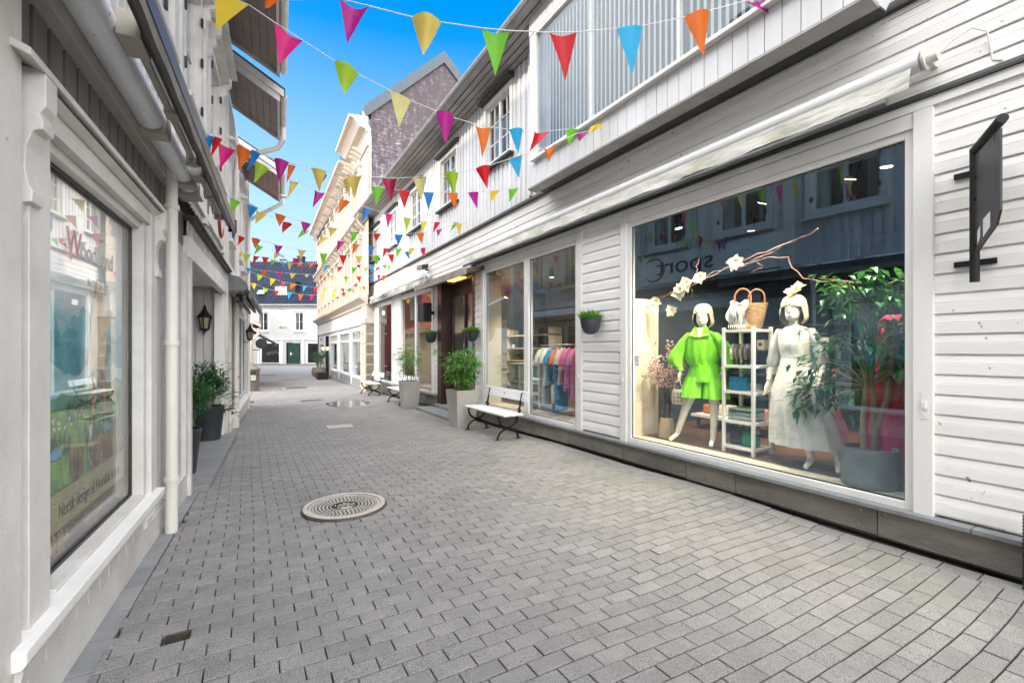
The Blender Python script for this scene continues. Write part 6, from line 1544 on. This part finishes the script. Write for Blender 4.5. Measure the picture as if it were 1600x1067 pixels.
# things glimpsed through the entrance
en = thing('wall_shelving', 'white shelves with bright baskets seen through the entrance glass', 'shelf', (5.6,11.0,.32)); b = MB()
for z in (.6,1.0,1.4,1.8,2.2): b.box(5.4,5.8,10.3,11.6,z,z+.03)
for y in (10.3, 11.57): b.box(5.4,5.8,y,y+.03,.32,2.3)
b.build('frame', M['whitewood'], en)
for i in range(5):
    h = thing('bright_basket', ('scarlet','rose','cream','dark green','orange')[i]+' basket on the shelves inside the entrance', 'basket', (5.55,11.15,(.631,1.031,1.431,1.831,2.231)[i])); LB().lathe([(0,0),(.13,0),(.16,.2),(.15,.2),(.12,.02),(0,.02)], (0,0,0), 20).build('basket', surf('basket_paint', ((.55,.04,.02),(.55,.12,.18),(.6,.55,.45),(.03,.2,.1),(.6,.18,.03))[i], None, 20, .7, space='obj', bump=.5), h, smooth=True); LB().tube([(-.14,0,.18),(-.1,0,.3),(.1,0,.3),(.14,0,.18)], .008, 6).build('handle', M['leather'], h)

# ceiling spots: real lamps in the shop windows
def make_spot():
    r = thing('ceiling_spot', '', 'spotlight', (0,0,0), group='black ceiling spotlights')
    LB().tube([(0,0,.16),(0,0,-.02)], .05, 16).build('can', M['blackplastic'], r, smooth=True); LB().lathe([(0,-.018),(.042,-.018),(.042,-.026),(0,-.026)], (0,0,0), 16).build('lit_lens', M['lamp'], r); LB().box(-.012,.012,.05,.08,.05,.22).build('stem', M['blackplastic'], r)
    return r
s0 = make_spot()
SP = [(4.70,1.76,3.12,'black ceiling spotlight nearest the right edge of the display window',(4.86,1.95,1.4),190),(4.76,2.05,3.12,'black ceiling spotlight lighting the ficus and crimson dress',(5.02,2.6,1.5),178),(4.72,3.95,3.10,'black ceiling spotlight above the green mannequin',(5.0,3.78,1.3),193),(4.72,2.85,3.12,'black ceiling spotlight above the white dress',(5.0,3.75,1.5),193),(5.7,3.6,3.12,'black ceiling spotlight further back over the castor table',(6.2,4.1,.6),178),
      (5.4,6.4,3.1,'black ceiling spotlight over the clothes rail',(5.05,6.3,1.0),178),(5.6,8.0,3.1,'black ceiling spotlight over the white cube shelf',(5.7,8.1,.8),207),(6.0,10.7,2.95,'black ceiling spotlight just inside the entrance',(5.6,11.,1.2),178),(5.5,14,3.1,'black ceiling spotlight beyond the entrance, in the far shop window',(5.0,14,.5),207)]
for i, (x, y, z, lab, tg, pw) in enumerate(SP):
    d = (Vector(tg)-Vector((x,y,z))).normalized(); rot = d.to_track_quat('-Z', 'Y').to_euler()
    r = s0 if i == 0 else copy_tree(s0)
    r.location = (x,y,z); r.rotation_euler = rot; r['label'] = lab
    ld = bpy.data.lights.new('spot_lamp', 'SPOT'); ld.energy = pw*.85; ld.color = (1,.86,.66); ld.spot_size = R(125); ld.spot_blend = .6; ld.shadow_soft_size = .05
    lo = link(bpy.data.objects.new('spot_lamp', ld)); lo.location = Vector((x,y,z))+d*.05; lo.rotation_euler = rot

# ------------------------------------------------------------------ bunting
CROPS = {'a':(400,0,3.557),'b':(800,0,3.556),'c':(280,180,4.104),'d':(260,150,3.95),'e':(590,240,5.927),'f':(480,180,4.85),'g':(480,330,7.62),'h':(370,330,7.62),'i':(320,0,4.446),'p':(0,0,1)}
FC = dict(o=(.80,.17,.01),m=(.50,.012,.26),y=(.78,.56,.02),g=(.17,.56,.02),r=(.66,.01,.015),b=(.01,.22,.60),p=(.80,.01,.22),l=(.40,.62,.04),c=(.02,.42,.72),k=(.72,.55,.12),w=(.72,.64,.25),x=(.48,.01,.08))
FM = {}
for k_, c_ in FC.items():
    FM[k_] = surf('pennant_'+dict(o='orange',m='magenta',y='yellow',g='green',r='red',b='blue',p='pink',l='lime',c='cyan',k='gold',w='cream',x='crimson')[k_], c_, tuple(v*.86 for v in c_), 4, .55, transl=.5, bump=.15, bscale=30)
STR = [
 ('nearest pennant string, with red, light blue and orange pennants before the striped bay', (150,-60),(1215,-12),4.06, [
  ('a','o',45,-20,130,0,60,75),('a','m',465,-5,630,35,500,220),('a','k',865,95,1030,125,930,340),('a','g',1252,157,1410,172,1333,415),('b','r',208,182,360,180,303,438),('b','c',580,160,728,145,665,425),('b','o',955,97,1097,60,1053,330),('b','m',1285,10,1450,-10,1490,90)]),
 ('pennant string from the big yellow pennant at upper left to the window beside the bay', (255,-80),(905,206),4.07, [
  ('i','y',70,-60,305,35,78,212),('a','p',102,125,262,227,128,355),('a','l',433,337,570,415,480,545),('a','w',745,505,862,560,790,715),('a','m',1000,618,1100,655,1043,815),('a','o',1217,690,1306,708,1270,867),('a','c',1408,720,1483,730,1447,867),('b','r',125,730,213,728,112,835),('b','g',300,720,365,718,312,818)]),
 ('pennant string with crimson, cream and lime pennants across the second and third upper windows', (300,190),(942,197),4.07, [
  ('c','b',135,100,222,135,183,212),('c','r',222,137,280,155,200,278),('c','p',252,178,362,225,253,338),('c','o',365,198,468,235,398,370),('c','b',462,233,522,250,448,372),('c','m',608,280,705,303,645,440),('f','k',30,400,145,425,95,590),('f','k',300,450,412,460,352,630),('e','x',35,222,178,228,122,437),('e','w',325,222,455,212,405,435),('e','l',617,190,748,178,712,395),('e','r',907,142,1040,110,1015,338),('e','c',1210,55,1338,15,1310,228),('b','o',175,825,242,797,210,893),('b','m',358,745,432,728,378,782),('b','y',440,705,500,700,420,755)]),
 ('pennant string ending in magenta, yellow and green pennants below the bay corner', (312,198),(826,290),4.5, [
  ('c','l',490,300,578,345,480,440),('c','o',700,318,748,330,685,445),('c','x',900,375,947,388,885,490),('f','k',270,490,330,500,315,640),('f','g',485,533,585,548,525,683),('f','r',688,568,783,578,735,710),('e','b',423,358,524,360,472,525),('e','o',640,367,745,365,720,520),('e','m',838,362,935,358,918,517),('e','y',1042,347,1130,343,1045,452),('e','g',1213,325,1305,318,1230,452)]),
 ('pennant string with a pale salmon pennant in its middle and small green last one', (318,228),(728,349),4.5, [
  ('c','k',712,405,768,430,703,532),('c','m',870,475,938,500,865,590),('f','o',245,635,325,660,230,750),('f','b',425,693,493,713,420,815),('f','p',592,742,648,752,610,858),('e','l',238,592,307,600,267,737),('e','y',397,620,457,625,420,745),('e','r',527,635,585,635,513,737),('e','g',705,637,757,640,678,720)]),
 ('pennant string with red and green pennants at left and a yellow last one', (322,296),(735,350),4.5, [
  ('d','r',328,588,375,608,335,640),('d','g',395,625,460,655,397,725),('h','o',453,25,585,68,500,193),('h','m',763,120,885,152,798,272),('g','k',247,193,360,208,277,315),('g','g',510,237,620,245,548,370),('g','r',780,265,885,268,820,365),('e','b',155,748,237,750,195,857),('e','o',355,735,430,735,408,845),('e','m',540,705,600,695,568,765),('e','y',722,652,785,650,768,755)]),
 ('pennant string with blue and gold pennants by the left gutter and a magenta last one', (345,300),(672,387),4.5, [
  ('d','b',497,660,568,690,512,760),('d','k',555,705,620,735,550,790),('h','r',550,125,658,165,517,268),('h','g',775,220,872,237,738,322),('g','k',165,285,258,318,133,407),('g','m',360,343,450,365,360,482),('g','o',543,388,632,398,543,515),('g','b',725,420,805,425,733,545),('g','r',905,440,975,442,910,560),('e','g',172,878,230,878,182,970),('e','y',285,880,345,878,295,950),('e','m',400,875,447,873,410,950)]),
 ('pennant string with orange, magenta and gold pennants in the sky above the far chimney', (352,352),(668,392),4.5, [
  ('d','b',403,832,435,845,403,885),('h','r',0,285,95,328,0,412),('h','o',175,315,285,348,205,455),('h','m',443,390,550,415,485,522),('h','k',725,453,825,470,765,572),('g','g',148,497,243,505,193,645),('g','r',380,523,472,530,425,650),('g','k',573,533,662,535,622,635),('g','g',770,530,862,530,820,645),('g','r',955,515,1037,513,1025,632),('e','b',248,912,290,905,290,990),('e','o',395,900,445,885,432,965)]),
 ('pennant string with green, gold and crimson pennants low in the sky around the chimney', (375,372),(640,420),4.5, [
  ('h','g',245,395,315,428,212,520),('h','k',448,480,528,512,440,580),('h','x',670,557,752,580,665,668),('h','o',725,603,773,608,745,672),('h','m',763,645,832,657,755,690),('g','o',25,608,85,625,17,697),('g','c',215,640,282,643,192,727),('g','r',370,663,430,663,360,732),('g','g',530,672,592,675,533,755),('g','k',680,672,735,675,672,735),('g','r',830,670,885,665,803,727)]),
 ('pennant string with a light blue pennant covering the far chimney', (362,393),(618,418),4.5, [
  ('h','y',0,487,75,495,12,590),('h','l',78,498,165,515,118,610),('h','r',200,530,275,543,195,628),('h','r',297,540,383,552,342,655),('h','g',408,577,483,590,402,650),('h','c',503,570,597,575,545,690),('h','k',603,615,660,622,617,715),('h','x',917,625,977,630,943,700),('g','k',270,645,310,630,275,700),('g','r',587,640,633,643,605,690),('g','b',730,643,800,645,768,735),('g','o',893,640,955,640,920,697),('g','g',957,650,1010,650,950,722)]),
 ('pennant string with blue, orange and pink pennants across the top of the far roof', (378,417),(608,431),4.5, [
  ('h','c',88,680,165,680,125,765),('h','o',285,705,365,705,325,800),('h','p',470,728,548,728,503,812),('h','y',627,740,707,743,660,807),('h','l',807,753,863,753,830,795),('g','r',143,765,193,765,168,810),('g','k',272,772,327,772,297,833),('g','g',430,775,490,778,463,855),('g','r',588,778,645,778,620,857),('g','b',738,772,793,772,767,850),('g','m',832,758,877,758,845,835),('g','o',882,762,935,762,918,842)]),
 ('pennant string with lime, yellow and magenta pennants just above the far dormer', (390,424),(580,444),4.5, [
  ('h','l',240,748,312,775,240,838),('h','y',395,797,467,812,400,893),('h','p',540,843,590,850,520,902),('h','o',643,860,718,873,635,932),('h','c',785,888,840,895,785,960),('g','r',77,908,130,910,93,983),('g','l',190,917,237,920,190,990),('g','k',312,922,353,925,330,990),('g','r',395,922,440,925,425,975),('g','g',510,910,547,913,528,970),('g','y',612,900,645,903,632,960),('g','o',647,898,692,895,690,962),('g','m',703,880,733,878,715,940)]),
 ('lowest pennant string, with a red pennant in front of the far dormer window', (385,438),(562,450),4.3, [
  ('h','y',167,853,232,875,192,937),('h','l',310,905,377,930,330,988),('h','r',445,942,510,950,467,1015),('h','c',597,968,660,970,625,1052),('h','o',730,990,795,990,762,1065),('g','p',25,997,80,997,58,1067),('g','y',160,995,210,995,187,1062),('g','l',293,983,340,983,320,1055),('g','r',415,965,455,968,450,1030),('g','c',540,938,578,933,572,1003)]),
]
# plan position of the two ends of every string: (Y on the left wall, Y on the right wall)
ENDS = [(4.1,2.4),(4.9,5.1),(6.6,4.65),(7.2,7.4),(8.2,10.0),(9.0,9.9),(10.0,12.5),(11.0,12.7),(12.6,14.8),(12.0,16.2),(14.0,17.0),(16.0,20.2),(17.5,22.5)]
cord_m = surf('bunting_cord', (.62,.62,.62), (.5,.5,.5), 5, .6)
for si, (lab, le, re_, rx, flags) in enumerate(STR):
    yl, yr = ENDS[si]
    P0 = Vector((LX0+yl*LS/LC+.05, yl, 0)); P1 = Vector((rx if si != 12 else 4.3, yr, 0))
    dv = (P1-P0); nv = Vector((dv.y, -dv.x, 0)).normalized()
    def onS(px, py):
        r = Vector(ray(px, py)); t = P0.dot(nv)/(r.x*nv.x+r.y*nv.y)
        return Vector((r.x*t, r.y*t, CH+r.z*t))
    pts = []; tri = []
    for cr_, col, *q in flags:
        ox, oy, s = CROPS[cr_]; q = [ox+v/s if k % 2 == 0 else oy+v/s for k, v in enumerate(q)]
        A, B, C_ = onS(q[0],q[1]), onS(q[2],q[3]), onS(q[4],q[5]); tri.append((A,B,C_,col)); pts += [A,B]
    e0 = P0.copy(); e1 = P1.copy()
    pts.sort(key=lambda p: (p-P0).dot(dv))
    f, l = pts[0], pts[-1]
    u0 = dv.length
    e0.z = onS(*le).z if abs(onS(*le).z) < 12 else f.z+.3; e1.z = onS(*re_).z
    e0.z = min(max(e0.z, f.z-.2), f.z+1.2); e1.z = min(max(e1.z, l.z-.3), l.z+1.0)
    k = (f-P0).dot(dv)/dv.length_squared
    allp = ([e0] if k > .015 else [])+pts+([e1] if (l-P0).dot(dv)/dv.length_squared < .985 else [])
    root = thing('bunting', lab, 'bunting', tuple((e0+e1)/2), 0, 'bunting strings across the street')
    keep = [allp[0]]
    for p in allp[1:]:
        if (p-keep[-1]).length > .03: keep.append(p)
    m = MB().tube([tuple(p) for p in keep], .0045, 5); m.build('cord', cord_m, root)
    for fi, (A,B,C_,col) in enumerate(tri):
        rd = random.Random(si*50+fi); am = rd.uniform(-.06,.06); n = 6; vs_ = []; fs_ = []
        for i in range(n+1):
            for j in range(n+1-i):
                t, u = i/n, (j/(n-i) if n-i else .5)
                p = A.lerp(B,u).lerp(C_,t) if True else None
                p = p+nv*(am*math.sin(PI*u)*(1-t)*1.5+am*1.2*t*t+.008*math.sin(6*t+fi)*t)
                vs_.append(tuple(p))
        idx = lambda i, j: sum(n+1-k for k in range(i))+j
        for i in range(n):
            for j in range(n-i):
                fs_.append((idx(i,j), idx(i,j+1), idx(i+1,j)))
                if j < n-i-1: fs_.append((idx(i,j+1), idx(i+1,j+1), idx(i+1,j)))
        m = MB().add(vs_, fs_); m.build('pennant', FM[col], root, smooth='all', fixn=False)

# ------------------------------------------------------------------ light, sky, camera
SUN_EL, SUN_AZ = 31., 188.     # direction the light comes from, degrees counter-clockwise from +X
sd = Vector((math.cos(R(SUN_AZ))*math.cos(R(SUN_EL)), math.sin(R(SUN_AZ))*math.cos(R(SUN_EL)), math.sin(R(SUN_EL))))
sl = bpy.data.lights.new('sun', 'SUN'); sl.energy = 2.0; sl.angle = R(.5); sl.color = (1,.89,.74)
so = link(bpy.data.objects.new('sun', sl)); so.rotation_euler = sd.to_track_quat('Z', 'Y').to_euler()
wd = bpy.data.worlds.new('World'); scene.world = wd; wd.use_nodes = True
t = wd.node_tree; t.nodes.clear()
out = N(t,'ShaderNodeOutputWorld'); bg_ = N(t,'ShaderNodeBackground', i_Strength=.15)
sk = N(t,'ShaderNodeTexSky', sky_type='NISHITA', sun_disc=False); sk.sun_elevation = R(SUN_EL); sk.sun_rotation = R(90-SUN_AZ)
sk.air_density = 1.; sk.dust_density = .4; sk.ozone_density = 3.
# unseen bright cloud added behind the camera to lift the shaded walls
tc = N(t,'ShaderNodeTexCoord'); dt = N(t,'ShaderNodeVectorMath', operation='DOT_PRODUCT'); dt.inputs[1].default_value = (-.68,-.62,.38)
L(t, tc.outputs['Generated'], dt.inputs[0])
cn = N(t,'ShaderNodeTexNoise', i_Scale=2.2, i_Detail=6.); L(t, tc.outputs['Generated'], cn.inputs[0])
ma = N(t,'ShaderNodeMath', operation='MULTIPLY_ADD'); L(t, cn.outputs[0], ma.inputs[0]); ma.inputs[1].default_value = .8; L(t, dt.outputs['Value'], ma.inputs[2])
mr = N(t,'ShaderNodeMapRange', i_1=.25, i_2=.75, interpolation_type='SMOOTHSTEP'); L(t, ma.outputs[0], mr.inputs[0])
hs = N(t,'ShaderNodeHueSaturation', i_Saturation=1.42, i_Value=1.85); L(t, sk.outputs[0], hs.inputs['Color'])
sz = N(t,'ShaderNodeSeparateXYZ'); L(t, tc.outputs['Generated'], sz.inputs[0])
hz = N(t,'ShaderNodeMapRange', i_1=.10, i_2=.56, i_3=1., i_4=0.); L(t, sz.outputs[2], hz.inputs[0])
hm = N(t,'ShaderNodeMix', data_type='RGBA'); L(t, hz.outputs[0], hm.inputs[0]); L(t, hs.outputs[0], hm.inputs[6]); hm.inputs[7].default_value = (3.3,4.1,4.6,1)
mx = N(t,'ShaderNodeMix', data_type='RGBA'); L(t, mr.outputs[0], mx.inputs[0]); L(t, hm.outputs[2], mx.inputs[6]); mx.inputs[7].default_value = (25,25,25.4,1)
L(t, mx.outputs[2], bg_.inputs[0]); L(t, bg_.outputs[0], out.inputs[0])
cam = bpy.data.cameras.new('camera'); co = link(bpy.data.objects.new('camera', cam)); scene.camera = co
cam.sensor_width = 36; cam.lens = 36*F/1600; cam.shift_y = (545-533.5)/1600; cam.clip_start = .05; cam.clip_end = 2000
co.location = (0,0,CH); co.rotation_euler = (R(90), 0, -TH)
vs_ = scene.view_settings
scene.display_settings.display_device = 'sRGB'
vs_.view_transform = 'Standard'; vs_.look = 'None'; vs_.gamma = 1; vs_.use_curve_mapping = False; vs_.exposure = .60
scene.cycles.max_bounces = 10; scene.cycles.diffuse_bounces = 3; scene.cycles.transparent_max_bounces = 16
scene.cycles.use_denoising = True
